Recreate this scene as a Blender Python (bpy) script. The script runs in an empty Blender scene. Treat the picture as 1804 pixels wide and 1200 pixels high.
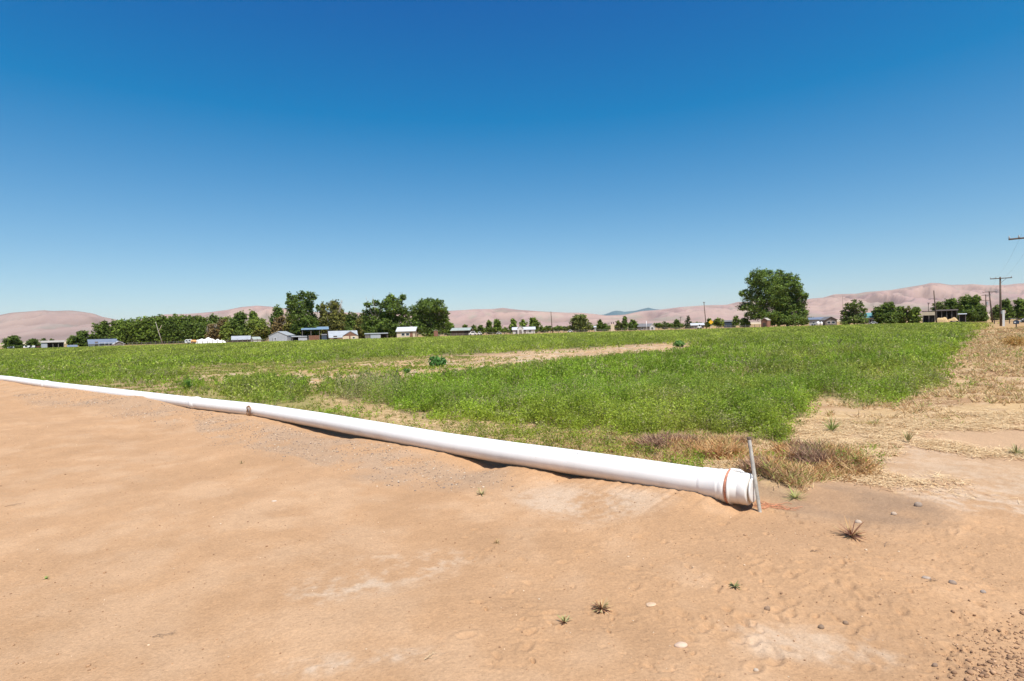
import bpy, math, random
import numpy as np
from mathutils import Vector, Matrix
R = math.radians
C = bpy.context.scene.collection
SC = bpy.context.scene

# ------------------------------------------------------------------ camera, sky, sun, exposure
CAM_Z = 1.6
PITCH, ROLL = -1.01, -1.63
cam = bpy.data.cameras.new('camera'); camo = bpy.data.objects.new('camera', cam); C.objects.link(camo)
cam.sensor_width = 36; cam.lens = 1000 / 1804 * 36; cam.clip_start = 0.05; cam.clip_end = 80000
MC = Matrix.Translation((0, 0, CAM_Z)) @ Matrix.Rotation(R(90 + PITCH), 4, 'X') @ Matrix.Rotation(R(ROLL), 4, 'Z')
camo.matrix_world = MC
SC.camera = camo
SUN_EL, SUN_AZ = 64.0, 156.0      # azimuth measured from +Y (view direction) towards +X (right)
world = bpy.data.worlds.new('World'); SC.world = world; world.use_nodes = True
wn = world.node_tree; wn.nodes.clear()
wo = wn.nodes.new('ShaderNodeOutputWorld'); bg = wn.nodes.new('ShaderNodeBackground'); sky = wn.nodes.new('ShaderNodeTexSky')
sky.sky_type = 'NISHITA'; sky.sun_disc = False
sky.sun_elevation = R(SUN_EL); sky.sun_rotation = R(SUN_AZ)
sky.altitude = 700; sky.air_density = 1.0; sky.dust_density = 0.4; sky.ozone_density = 3.0
vs = wn.nodes.new('ShaderNodeVectorMath'); vs.operation = 'SUBTRACT'; vs.inputs[1].default_value = (1.24, .96, 1.0)
vx = wn.nodes.new('ShaderNodeVectorMath'); vx.operation = 'MAXIMUM'; vx.inputs[1].default_value = (.045, .05, .1)
vk = wn.nodes.new('ShaderNodeVectorMath'); vk.operation = 'SCALE'; vk.inputs[3].default_value = 1.36
wn.links.new(sky.outputs[0], vs.inputs[0]); wn.links.new(vs.outputs[0], vx.inputs[0]); wn.links.new(vx.outputs[0], vk.inputs[0])
sx = wn.nodes.new('ShaderNodeSeparateXYZ'); cx = wn.nodes.new('ShaderNodeCombineXYZ'); wn.links.new(vk.outputs[0], sx.inputs[0])
for ch, ref, pw in ((0, .71, .92), (1, 2.5, .81), (2, 4.95, .62)):
    pn = wn.nodes.new('ShaderNodeMath'); pn.operation = 'POWER'; pn.inputs[1].default_value = pw
    mn = wn.nodes.new('ShaderNodeMath'); mn.operation = 'MULTIPLY'; mn.inputs[1].default_value = ref ** (1 - pw)
    wn.links.new(sx.outputs[ch], pn.inputs[0]); wn.links.new(pn.outputs[0], mn.inputs[0]); wn.links.new(mn.outputs[0], cx.inputs[ch])
wn.links.new(cx.outputs[0], bg.inputs[0]); bg.inputs[1].default_value = 0.085
wn.links.new(bg.outputs[0], wo.inputs[0])
sl = bpy.data.lights.new('sun', 'SUN'); so = bpy.data.objects.new('sun', sl); C.objects.link(so)
sl.energy = 4.6; sl.angle = R(0.53); sl.color = (1.0, 0.955, 0.89)
sd = Vector((math.sin(R(SUN_AZ)) * math.cos(R(SUN_EL)), math.cos(R(SUN_AZ)) * math.cos(R(SUN_EL)), math.sin(R(SUN_EL))))
so.rotation_euler = sd.to_track_quat('Z', 'Y').to_euler(); so.location = sd * 50
SC.view_settings.view_transform = 'Standard'; SC.view_settings.look = 'None'
SC.view_settings.exposure = 0.52; SC.view_settings.gamma = 1.0

# ------------------------------------------------------------------ helpers
M3 = np.array(MC.to_3x3())
def rays(u, v):
    u = np.asarray(u, float); v = np.asarray(v, float)
    d = np.stack([(u - 902) / 1000, -(v - 600) / 1000, -np.ones_like(u)], -1)
    return d @ M3.T
def at(u, v, z=0.0):
    d = rays(u, v); t = (z - CAM_Z) / d[..., 2]
    return d[..., :2] * t[..., None]
def atd(u, v, D):
    d = rays(u, v); t = D / d[..., 1]
    return d[..., 0] * t, CAM_Z + d[..., 2] * t
def to_uv(x, y, z=0.0):
    p = np.stack([x, y, np.zeros_like(x) + z - CAM_Z], -1) @ M3
    w = np.minimum(p[..., 2], -1e-3)
    return 902 + 1000 * p[..., 0] / -w, 600 - 1000 * p[..., 1] / -w
def horizon(u): return 608 - 0.0285 * u

def _h(ix, iy, s):
    n = (ix.astype(np.int64) * 374761393 + iy.astype(np.int64) * 668265263 + s * 974634777) & 0xffffffff
    n = ((n ^ (n >> 13)) * 1274126177) & 0xffffffff
    return ((n ^ (n >> 16)) & 0xffffff) / float(0xffffff)
def vnoise(x, y, s=0):
    x = np.asarray(x, float); y = np.asarray(y, float)
    ix = np.floor(x); iy = np.floor(y); fx = x - ix; fy = y - iy
    fx = fx * fx * fx * (fx * (fx * 6 - 15) + 10); fy = fy * fy * fy * (fy * (fy * 6 - 15) + 10)
    ix = ix.astype(np.int64); iy = iy.astype(np.int64)
    a = _h(ix, iy, s); b = _h(ix + 1, iy, s); c = _h(ix, iy + 1, s); d = _h(ix + 1, iy + 1, s)
    return (a + (b - a) * fx) * (1 - fy) + (c + (d - c) * fx) * fy
def fbm(x, y, o=4, s=0, g=0.5):
    t = 0; a = 1; w = 0; c, sn = math.cos(.6), math.sin(.6)
    for k in range(o):
        t = t + a * (vnoise(x, y, s + k * 17) * 2 - 1); w += a; a *= g
        x, y = (x * c - y * sn) * 2.03 + 7.1, (x * sn + y * c) * 2.03 + 3.7
    return t / w
def ss(a, b, x):
    t = np.clip((x - a) / (b - a), 0, 1); return t * t * (3 - 2 * t)
def inpoly(u, v, poly):
    r = np.zeros(np.shape(u), bool); n = len(poly)
    for i in range(n):
        x1, y1 = poly[i]; x2, y2 = poly[(i + 1) % n]
        c = ((y1 > v) != (y2 > v))
        with np.errstate(divide='ignore', invalid='ignore'):
            r ^= c & (u < (x2 - x1) * (v - y1) / ((y2 - y1) if y2 != y1 else 1e-9) + x1)
    return r

def tag(o, label=None, cat=None, group=None, kind=None):
    if label: o['label'] = label
    if cat: o['category'] = cat
    if group: o['group'] = group
    if kind: o['kind'] = kind
    return o
def empty(name, loc=(0, 0, 0), rz=0):
    o = bpy.data.objects.new(name, None); C.objects.link(o); o.location = loc; o.rotation_euler.z = rz
    o.empty_display_size = .2
    return o
def thing(name, label, cat, loc=(0, 0, 0), rz=0, group=None):
    return tag(empty(name, loc, rz), label, cat, group)

class MB:
    def __init__(s): s.v = []; s.f = []; s.m = []
    def add(s, vs, fs, mi=0):
        n = len(s.v); s.v += [tuple(p) for p in vs]; s.f += [tuple(i + n for i in f) for f in fs]; s.m += [mi] * len(fs); return s
    def box(s, x0, x1, y0, y1, z0, z1, mi=0):
        return s.add([(x0, y0, z0), (x1, y0, z0), (x1, y1, z0), (x0, y1, z0), (x0, y0, z1), (x1, y0, z1), (x1, y1, z1), (x0, y1, z1)],
                     [(0, 3, 2, 1), (4, 5, 6, 7), (0, 1, 5, 4), (1, 2, 6, 5), (2, 3, 7, 6), (3, 0, 4, 7)], mi)
    def prism(s, prof, y0, y1, axis='y', mi=0):
        n = len(prof)
        if axis == 'y': vs = [(a, y0, b) for a, b in prof] + [(a, y1, b) for a, b in prof]
        else: vs = [(y0, a, b) for a, b in prof] + [(y1, a, b) for a, b in prof]
        return s.add(vs, [tuple(range(n)), tuple(range(2 * n - 1, n - 1, -1))] + [(i, i + n, (i + 1) % n + n, (i + 1) % n) for i in range(n)], mi)
    def tube(s, pts, rad, n=8, cap=True, mi=0):
        pts = [Vector(p) for p in pts]
        if not hasattr(rad, '__len__'): rad = [rad] * len(pts)
        vs = []; fs = []; up = None
        for i, p in enumerate(pts):
            d = (pts[min(i + 1, len(pts) - 1)] - pts[max(i - 1, 0)]).normalized()
            if up is None: up = Vector((0, 0, 1)) if abs(d.z) < .9 else Vector((1, 0, 0))
            a = d.cross(up).normalized(); b = a.cross(d).normalized(); up = b
            for k in range(n):
                t = 2 * math.pi * k / n; vs.append(p + (a * math.cos(t) + b * math.sin(t)) * rad[i])
        for i in range(len(pts) - 1):
            for k in range(n):
                fs.append((i * n + k, i * n + (k + 1) % n, (i + 1) * n + (k + 1) % n, (i + 1) * n + k))
        if cap: fs.append(tuple(range(n - 1, -1, -1))); fs.append(tuple(range((len(pts) - 1) * n, len(pts) * n)))
        return s.add(vs, fs, mi)
    def blob(s, c, r, seed=0, n=10, m=6, rough=.12):
        rnd = random.Random(seed); vs = []; fs = []
        for i in range(m + 1):
            ph = math.pi * i / m
            for k in range(n):
                th = 2 * math.pi * k / n; q = 1 + rnd.uniform(-rough, rough)
                vs.append((c[0] + r[0] * q * math.sin(ph) * math.cos(th), c[1] + r[1] * q * math.sin(ph) * math.sin(th), c[2] + r[2] * q * math.cos(ph)))
        for i in range(m):
            for k in range(n): fs.append((i * n + k, (i + 1) * n + k, (i + 1) * n + (k + 1) % n, i * n + (k + 1) % n))
        return s.add(vs, fs)
    def build(s, name, mat, parent=None, smooth=False):
        me = bpy.data.meshes.new(name); me.from_pydata([tuple(p) for p in s.v], [], s.f)
        for mm in (mat if isinstance(mat, (list, tuple)) else [mat]): me.materials.append(mm)
        me.polygons.foreach_set('material_index', s.m)
        if smooth: me.polygons.foreach_set('use_smooth', [True] * len(s.f))
        me.update()
        o = bpy.data.objects.new(name, me); C.objects.link(o)
        if parent: o.parent = parent
        return o

def npmesh(name, V, F, mat, parent=None, col=None, smooth=False, domain='POINT'):
    """V (n,3), F (m,k) all faces with k corners; col linear rgb per point or face"""
    V = np.ascontiguousarray(V, np.float32); F = np.ascontiguousarray(F, np.int32); m, k = F.shape
    me = bpy.data.meshes.new(name)
    me.vertices.add(len(V)); me.vertices.foreach_set('co', V.ravel())
    me.loops.add(m * k); me.loops.foreach_set('vertex_index', F.ravel())
    me.polygons.add(m); me.polygons.foreach_set('loop_start', np.arange(0, m * k, k, dtype=np.int32))
    me.polygons.foreach_set('loop_total', np.full(m, k, np.int32))
    if smooth: me.polygons.foreach_set('use_smooth', np.ones(m, bool))
    if col is not None:
        a = me.attributes.new('Col', 'FLOAT_COLOR', domain)
        a.data.foreach_set('color', np.concatenate([col, np.ones((len(col), 1))], 1).astype(np.float32).ravel())
    me.materials.append(mat); me.update(calc_edges=True)
    o = bpy.data.objects.new(name, me); C.objects.link(o)
    if parent: o.parent = parent
    return o
def quads(Cn, A, B):
    """diamond-ish leaf quads: centre, half axes"""
    n = len(Cn)
    V = np.stack([Cn - A, Cn + B * .9 - A * .1, Cn + A, Cn - B * .9 - A * .1], 1).reshape(-1, 3)
    return V, np.arange(4 * n, dtype=np.int32).reshape(n, 4)
def blades(Cn, A, B):
    n = len(Cn)
    V = np.stack([Cn - B, Cn + B, Cn + A + B * .25, Cn + A - B * .25], 1).reshape(-1, 3)
    return V, np.arange(4 * n, dtype=np.int32).reshape(n, 4)
rng = np.random.default_rng(5)
def rdir(n):
    d = rng.normal(size=(n, 3)); return d / np.linalg.norm(d, axis=1, keepdims=True)
def nrm(a): return a / np.maximum(np.linalg.norm(a, axis=1, keepdims=True), 1e-9)

# ------------------------------------------------------------------ materials
def newmat(name):
    m = bpy.data.materials.new(name); m.use_nodes = True; nt = m.node_tree
    return m, nt, nt.nodes['Principled BSDF']
def mat(name, col, rough=.8, var=.25, scale=3.0, bump=0.0, metallic=0, wave=None, spec=.3):
    m, nt, p = newmat(name)
    tc = nt.nodes.new('ShaderNodeTexCoord'); n = nt.nodes.new('ShaderNodeTexNoise')
    n.inputs['Scale'].default_value = scale; n.inputs['Detail'].default_value = 6; n.inputs['Roughness'].default_value = .65
    nt.links.new(tc.outputs['Object'], n.inputs['Vector'])
    mx = nt.nodes.new('ShaderNodeMix'); mx.data_type = 'RGBA'
    lo = [c * (1 - var) for c in col]; hi = [min(1, c * (1 + var)) for c in col]
    mx.inputs[6].default_value = (*lo, 1); mx.inputs[7].default_value = (*hi, 1)
    mr = nt.nodes.new('ShaderNodeMapRange'); mr.inputs[1].default_value = .35; mr.inputs[2].default_value = .65
    nt.links.new(n.outputs[0], mr.inputs[0]); nt.links.new(mr.outputs[0], mx.inputs[0])
    out = mx.outputs[2]
    hgt = n.outputs[0]
    if wave:
        w = nt.nodes.new('ShaderNodeTexWave'); w.bands_direction = wave[0]; w.inputs['Scale'].default_value = wave[1]
        w.inputs['Distortion'].default_value = wave[2]
        nt.links.new(tc.outputs['Object'], w.inputs['Vector'])
        m2 = nt.nodes.new('ShaderNodeMix'); m2.data_type = 'RGBA'; m2.blend_type = 'MULTIPLY'; m2.inputs[0].default_value = wave[3]
        nt.links.new(out, m2.inputs[6]); nt.links.new(w.outputs[0], m2.inputs[7]); out = m2.outputs[2]; hgt = w.outputs[0]
    nt.links.new(out, p.inputs['Base Color'])
    p.inputs['Roughness'].default_value = rough; p.inputs['Metallic'].default_value = metallic
    p.inputs['Specular IOR Level'].default_value = spec
    if bump:
        b = nt.nodes.new('ShaderNodeBump'); b.inputs['Strength'].default_value = bump; b.inputs['Distance'].default_value = .02
        nt.links.new(hgt, b.inputs['Height']); nt.links.new(b.outputs[0], p.inputs['Normal'])
    return m
def leafmat(name, trans=.3, rough=.55, spec=.25):
    m, nt, p = newmat(name)
    a = nt.nodes.new('ShaderNodeAttribute'); a.attribute_name = 'Col'
    nt.links.new(a.outputs['Color'], p.inputs['Base Color']); p.inputs['Roughness'].default_value = rough
    p.inputs['Specular IOR Level'].default_value = spec
    if trans:
        t = nt.nodes.new('ShaderNodeBsdfTranslucent'); mx = nt.nodes.new('ShaderNodeMixShader'); mx.inputs[0].default_value = trans
        hsv = nt.nodes.new('ShaderNodeHueSaturation'); hsv.inputs['Value'].default_value = 1.5; hsv.inputs['Hue'].default_value = .485
        nt.links.new(a.outputs['Color'], hsv.inputs['Color']); nt.links.new(hsv.outputs[0], t.inputs[0])
        nt.links.new(p.outputs[0], mx.inputs[1]); nt.links.new(t.outputs[0], mx.inputs[2])
        nt.links.new(mx.outputs[0], nt.nodes['Material Output'].inputs[0])
    return m
LEAF = leafmat('foliage'); CROP = leafmat('crop_leaf', .35); DRY = leafmat('dry_stem', .15, .8, .1); STONE = leafmat('stone', 0, .85, .3)
BARK = mat('bark', (.16, .13, .10), .9, .4, 2, .5)
PALEBARK = mat('pale_bark', (.38, .33, .28), .9, .3, 2, .4)
M = {
 'pvc': mat('white_pvc', (.84, .815, .785), .42, .03, 5, .03, spec=.45),
 'pvc_cap': mat('white_cap_plastic', (.80, .77, .73), .5, .05, 9, .05, spec=.4),
 'rust': mat('rust_band', (.50, .22, .14), .7, .35, 40),
 'twine': mat('orange_twine', (.56, .24, .13), .8, .25, 30),
 'galv': mat('galvanised_steel', (.43, .40, .35), .6, .3, 12, .2, metallic=.15),
 'roof_blue': mat('roof_blue_grey', (.17, .20, .26), .5, .12, 1, 0, wave=('X', 1.5, 0, .12)),
 'roof_metal': mat('roof_metal', (.38, .40, .42), .45, .12, .6, .1, wave=('X', 1.6, 0, .15)),
 'roof_sky': mat('roof_light_blue', (.20, .30, .42), .45, .1, .6, .1, wave=('X', 1.6, 0, .15)),
 'roof_tan': mat('roof_weathered_tan', (.42, .38, .32), .7, .2, .6, .1, wave=('X', 1.6, 0, .15)),
 'roof_white': mat('roof_white_metal', (.55, .56, .58), .5, .06, .6, .1, wave=('X', 1.6, 0, .1)),
 'roof_teal': mat('roof_teal', (.14, .30, .30), .5, .1, .6, .1, wave=('X', 1.6, 0, .15)),
 'roof_grey': mat('roof_shingle_grey', (.16, .155, .16), .9, .2, 3, .3),
 'roof_sage': mat('roof_sage_green', (.34, .38, .34), .6, .15, 1, .1, wave=('X', 1.6, 0, .15)),
 'white': mat('white_siding', (.62, .60, .57), .7, .06, 2, 0, wave=('Z', 3.5, 0, .08)),
 'cream': mat('cream_stucco', (.62, .50, .36), .85, .1, 2),
 'greymetal': mat('grey_metal_siding', (.40, .42, .45), .6, .08, 1, .1, wave=('X', 1.6, 0, .1)),
 'darkwood': mat('dark_weathered_boards', (.10, .075, .06), .9, .35, 2, .2, wave=('X', 3, .5, .3)),
 'brownwood': mat('brown_boards', (.26, .13, .085), .85, .2, 2, .2, wave=('X', 3, .3, .3)),
 'greywood': mat('grey_weathered_boards', (.22, .19, .17), .9, .3, 2, .2, wave=('X', 3, .5, .3)),
 'red': mat('red_paint', (.45, .06, .05), .5, .1, 3),
 'orange': mat('orange_paint', (.72, .34, .10), .6, .1, 3),
 'tarp': mat('white_tarpaulin', (.80, .77, .71), .6, .08, 1.5, .4),
 'glass': mat('dark_window_glass', (.03, .04, .05), .12, .1, 1, spec=.6),
 'dark': mat('dark_shade_and_caps', (.025, .022, .02), .9, .3, 2),  # near-black: painted shade inside sheds and holes; own colour of the pillar caps
 'navy': mat('dark_blue_grey_paint', (.05, .07, .10), .6, .15, 2),
 'pole': mat('creosoted_pole', (.12, .085, .065), .9, .3, 6, .3),
 'insul': mat('insulator', (.45, .47, .48), .3, .05, 5),
 'yellow': mat('yellow_sign_face', (.85, .48, .03), .5, .04, 5),
 'hay': mat('hay', (.52, .36, .18), .95, .3, 6, .6),
 'asphalt': mat('asphalt', (.20, .185, .175), .9, .15, 8),
 'rubber': mat('tyre_rubber', (.03, .03, .03), .8, .1, 5),
 'whitepaint': mat('white_paint', (.80, .79, .77), .5, .04, 3),
}

def dusty(m, z0, z1):
    nt = m.node_tree; p = nt.nodes['Principled BSDF']; src = p.inputs['Base Color'].links[0].from_socket
    tc = nt.nodes.new('ShaderNodeTexCoord'); sz = nt.nodes.new('ShaderNodeSeparateXYZ'); nt.links.new(tc.outputs['Object'], sz.inputs[0])
    n = nt.nodes.new('ShaderNodeTexNoise'); n.inputs['Scale'].default_value = 4; n.inputs['Detail'].default_value = 8; n.inputs['Roughness'].default_value = .7; nt.links.new(tc.outputs['Object'], n.inputs['Vector'])
    a = nt.nodes.new('ShaderNodeMath'); a.operation = 'MULTIPLY_ADD'; a.inputs[1].default_value = -.12; nt.links.new(n.outputs[0], a.inputs[0]); nt.links.new(sz.outputs[2], a.inputs[2])
    r = nt.nodes.new('ShaderNodeMapRange'); r.inputs[1].default_value = z1 - .06; r.inputs[2].default_value = z0 - .06; r.inputs[3].default_value = .03; r.inputs[4].default_value = .8; nt.links.new(a.outputs[0], r.inputs[0])
    f = nt.nodes.new('ShaderNodeTexNoise'); f.inputs['Scale'].default_value = 22; f.inputs['Detail'].default_value = 8; f.inputs['Roughness'].default_value = .8; nt.links.new(tc.outputs['Object'], f.inputs['Vector'])
    q = nt.nodes.new('ShaderNodeMapRange'); q.inputs[1].default_value = .60; q.inputs[2].default_value = .72; q.inputs[3].default_value = 0; q.inputs[4].default_value = .35; nt.links.new(f.outputs[0], q.inputs[0])
    ad = nt.nodes.new('ShaderNodeMath'); ad.use_clamp = True; nt.links.new(r.outputs[0], ad.inputs[0]); nt.links.new(q.outputs[0], ad.inputs[1])
    mx = nt.nodes.new('ShaderNodeMix'); mx.data_type = 'RGBA'; mx.inputs[7].default_value = (.52, .38, .26, 1); nt.links.new(ad.outputs[0], mx.inputs[0]); nt.links.new(src, mx.inputs[6]); nt.links.new(mx.outputs[2], p.inputs['Base Color'])
dusty(M['pvc'], .02, .13); dusty(M['pvc_cap'], .02, .12)

# ------------------------------------------------------------------ ground: one sheet to the horizon
PIPE_UV = [(-420, 632), (-180, 651.5), (0, 666), (100, 680.5), (200, 692.5), (345, 710.5), (450, 722), (520, 732.5), (600, 747), (700, 765), (800, 783), (900, 798.5), (1000, 812.5), (1100, 828), (1200, 843.5), (1240, 850), (1325, 863)]
PIPE_R = 0.133; PIPE_CZ = 0.146
PIPE = np.array([at(u, v, PIPE_CZ) for u, v in PIPE_UV])
PU = np.array([p[0] for p in PIPE_UV], float)
def pipe_sd(x, y):
    """distance to the pipe line (positive = field side) and the pipe's u parameter"""
    best = np.full(np.shape(x), 1e9); uu = np.zeros(np.shape(x)); sg = np.ones(np.shape(x))
    for i in range(len(PIPE) - 1):
        a = PIPE[i]; b = PIPE[i + 1]; d = b - a; L = d @ d
        t0 = ((x - a[0]) * d[0] + (y - a[1]) * d[1]) / L; t = np.clip(t0, 0, 1)
        dx = x - a[0] - t * d[0]; dy = y - a[1] - t * d[1]; q = np.hypot(dx, dy)
        k = q < best; best = np.where(k, q, best); uu = np.where(k, PU[i] + t * (PU[i + 1] - PU[i]), uu)
        cr = d[0] * (y - a[1]) - d[1] * (x - a[0]); sg = np.where(k, np.sign(cr), sg)
    return best * sg, uu
G_U = [-420, 0, 60, 110, 200, 300, 335, 360, 400, 450, 480, 530, 560, 600, 630, 650, 700, 760, 800, 838, 862, 880, 905, 945, 985, 1010, 1040, 1100, 1180, 1235, 1262, 1285, 1310, 1325]
G_Z = [.08, .10, .05, .08, .13, .10, .03, .0, .015, .035, .03, -.01, -.05, -.07, -.05, .0, .02, .035, .035, .0, -.06, -.05, .015, .03, .0, -.03, .015, .035, .05, .06, .045, .0, -.045, -.03]
_r = random.Random(11)
PITS = []
for k in range(260):
    u = _r.uniform(820, 1780); v = _r.uniform(870, 1180) if k > 60 else _r.uniform(1000, 1110)
    if k <= 60: u = _r.uniform(1240, 1560)
    p = at(u, v); PITS.append((p[0], p[1], _r.uniform(.015, .05), _r.uniform(.004, .014), _r.uniform(0, 3.14)))
MOUNDS = [(at(1772, 588), 3.5, .45), (at(1740, 594), 3.0, .22), (at(1790, 606), 2.2, .22), (at(1800, 655), 1.1, .10), (at(1770, 640), 1.0, .07),
          (at(60, 700, 0), 1.5, .09), (at(190, 716, 0), 1.1, .10), (at(275, 735), .8, .08), (at(130, 745), .9, .05), (at(20, 740), 1.0, .06),
          (at(1380, 855), .28, .05), (at(1345, 842), .22, .05), (at(1580, 1040), .6, .035), (at(1430, 1000), .5, .03), (at(1690, 930), .5, .03),
          (at(1460, 870), .45, .02), (at(1290, 820), .3, .04), (at(1110, 900), .45, .02)]
def H(x, y, fine=True):
    x = np.asarray(x, float); y = np.asarray(y, float)
    r = np.hypot(x, y)
    sd_, uu = pipe_sd(x, y)
    near = 1 - ss(60, 140, r)
    z = fbm(x / 3.1, y / 3.1, 3, 3) * .035 * near + fbm(x / .7, y / .7, 3, 9) * .009 * near
    # wheel ruts running roughly along the pipe on the bare track
    rut = np.exp(-((sd_ + 2.3 + .25 * fbm(x / 4, y / 4, 2, 41)) / .25) ** 2) + np.exp(-((sd_ + 4.0 + .25 * fbm(x / 4, y / 4, 2, 42)) / .28) ** 2)
    z = z - .018 * rut * near
    z *= ss(0.0, .9, np.abs(sd_)) * .7 + .3
    g = np.interp(uu, G_U, G_Z) + .012 * fbm(uu / 9. , uu * 0, 3, 77) * near + .008
    nearside = g * np.exp(-np.maximum(-sd_ - .1, 0) ** 2 / (2 * .35 ** 2))
    slope = -.05 * ss(.3, 1.6, -sd_) * ss(2, 9, -x + 3)
    ext = ss(1.6, 0, x - 1.6 - (y - 5) * .9)        # fades the drop out past the pipe's end and the field's right edge
    field = -.05 * ss(.12, 1.2, sd_) * ext + .0
    fs = np.where(sd_ > 0, field + np.minimum(g, .02) * np.exp(-sd_ ** 2 / .02), nearside + slope)
    z = z + fs
    for p, rad, hh in MOUNDS:
        z = z + hh * np.exp(-((x - p[0]) ** 2 + (y - p[1]) ** 2) / (rad * rad)) * (1 + .5 * fbm(x / rad * 1.7, y / rad * 1.7, 3, 5))
    if fine:
        k = r < 14
        if np.any(k):
            xx = x[k] if x.ndim else x; yy = y[k] if y.ndim else y
            zz = z[k]
            u, v = to_uv(xx, yy)
            rough = (ss(780, 1150, u) * ss(6.5, 4.5, yy) * .8 * ss(-.25, .35, fbm(xx / .7, yy / .6, 3, 23)) + .24)
            n = fbm(xx / .09, yy / .09, 4, 21, .6)
            zz = zz + n * .0055 * rough
            n2 = fbm(xx / .05, yy / .034, 2, 31); zz = zz - ss(.36, .6, n2) * .007 * rough
            for px, py, pr, pd, an in PITS:
                m = (np.abs(xx - px) < .15) & (np.abs(yy - py) < .15)
                if m.any():
                    ca, sa = math.cos(an), math.sin(an); dx = xx[m] - px; dy = yy[m] - py
                    q = ((dx * ca + dy * sa) / pr) ** 2 + ((-dx * sa + dy * ca) / (pr * .55)) ** 2
                    zz[m] += -pd * np.exp(-q) + .45 * pd * np.exp(-(np.sqrt(q) - 1.6) ** 2 * 3)
            z[k] = zz
    return z
def H1(x, y): return float(H(np.array([x]), np.array([y]))[0])

# plant-cover masks, defined once as outlines on the ground plane
P_ALF = [(560, 684), (600, 702), (640, 708), (690, 712), (730, 728), (790, 734), (850, 739), (900, 752), (960, 757), (1010, 762), (1060, 768), (1100, 768), (1180, 774), (1230, 762), (1260, 768), (1330, 766), (1396, 774), (1404, 764), (1380, 750), (1408, 735), (1432, 722), (1444, 700), (1470, 692), (1500, 706), (1560, 712), (1600, 706), (1655, 692), (1690, 668), (1694, 640), (1704, 612), (1730, 590), (1736, 574), (1740, 568), (1500, 572), (1200, 581), (900, 589), (500, 600), (0, 614), (-300, 622), (-300, 640), (0, 657), (110, 668), (240, 676), (340, 666), (320, 652), (420, 643), (600, 638), (640, 632), (760, 627), (880, 622), (1000, 613), (1120, 606), (1190, 602), (1212, 611), (1150, 622), (1010, 636), (880, 653), (800, 660), (680, 674), (610, 676)]
P_CL = [[(384, 694), (388, 676), (430, 668), (470, 668), (545, 676), (562, 690), (520, 704), (440, 708)], [(308, 688), (314, 672), (345, 670), (352, 686), (330, 692)]]
P_BARE = [(400, 682), (340, 664), (560, 648), (640, 638), (760, 631), (860, 627), (960, 617), (1060, 610), (1195, 603), (1206, 611), (1130, 624), (1000, 636), (870, 653), (790, 661), (700, 672), (640, 680), (560, 684)]
P_STRAW = [(1230, 800), (1340, 790), (1400, 782), (1400, 760), (1380, 745), (1440, 700), (1500, 690), (1560, 700), (1690, 660), (1700, 600), (1745, 575), (1900, 590), (1900, 720), (1760, 760), (1640, 760), (1580, 840), (1440, 850), (1370, 870), (1330, 850)]
P_FRINGE = [(560, 700), (640, 740), (700, 770), (760, 790), (900, 800), (1000, 815), (1200, 840), (1300, 845), (1400, 785), (1180, 770), (960, 752), (850, 736), (730, 722), (640, 702)]
P_GREYSOIL = [(1360, 880), (1450, 855), (1560, 862), (1650, 880), (1700, 915), (1660, 940), (1560, 935), (1440, 915), (1380, 905)]
P_GRAVEL = [(320, 715), (450, 738), (600, 775), (700, 790), (800, 812), (900, 835), (880, 860), (760, 850), (640, 850), (560, 830), (480, 800), (420, 770), (340, 740)]
P_GRAVEL2 = [(60, 690), (200, 702), (330, 720), (300, 745), (200, 725), (100, 708)]
P_PALE = [(480, 1045), (560, 1010), (640, 985), (760, 968), (820, 975), (760, 1010), (650, 1040), (540, 1060)]
P_PALE2 = [(360, 1195), (480, 1172), (600, 1160), (760, 1150), (720, 1175), (600, 1190), (500, 1215), (360, 1215)]
P_PALE3 = [(900, 880), (960, 852), (1100, 862), (1180, 880), (1140, 905), (1040, 915), (930, 905)]
P_PALE4 = [(1600, 850), (1700, 800), (1850, 820), (1850, 920), (1720, 905), (1640, 880)]
P_PALE5 = [(1480, 780), (1620, 770), (1740, 790), (1700, 830), (1580, 840)]
P_PALE6 = [(1260, 1100), (1380, 1120), (1560, 1130), (1640, 1170), (1560, 1200), (1300, 1160)]
P_TUFT = [(1440, 722), (1480, 705), (1560, 714), (1660, 700), (1700, 668), (1698, 630), (1730, 600), (1790, 590), (1830, 640), (1790, 700), (1760, 742), (1640, 748), (1540, 738)]
P_DRIED = [(1040, 790), (1090, 772), (1150, 778), (1250, 782), (1400, 790), (1470, 800), (1560, 820), (1570, 835), (1480, 850), (1400, 868), (1350, 850), (1240, 812)]
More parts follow.
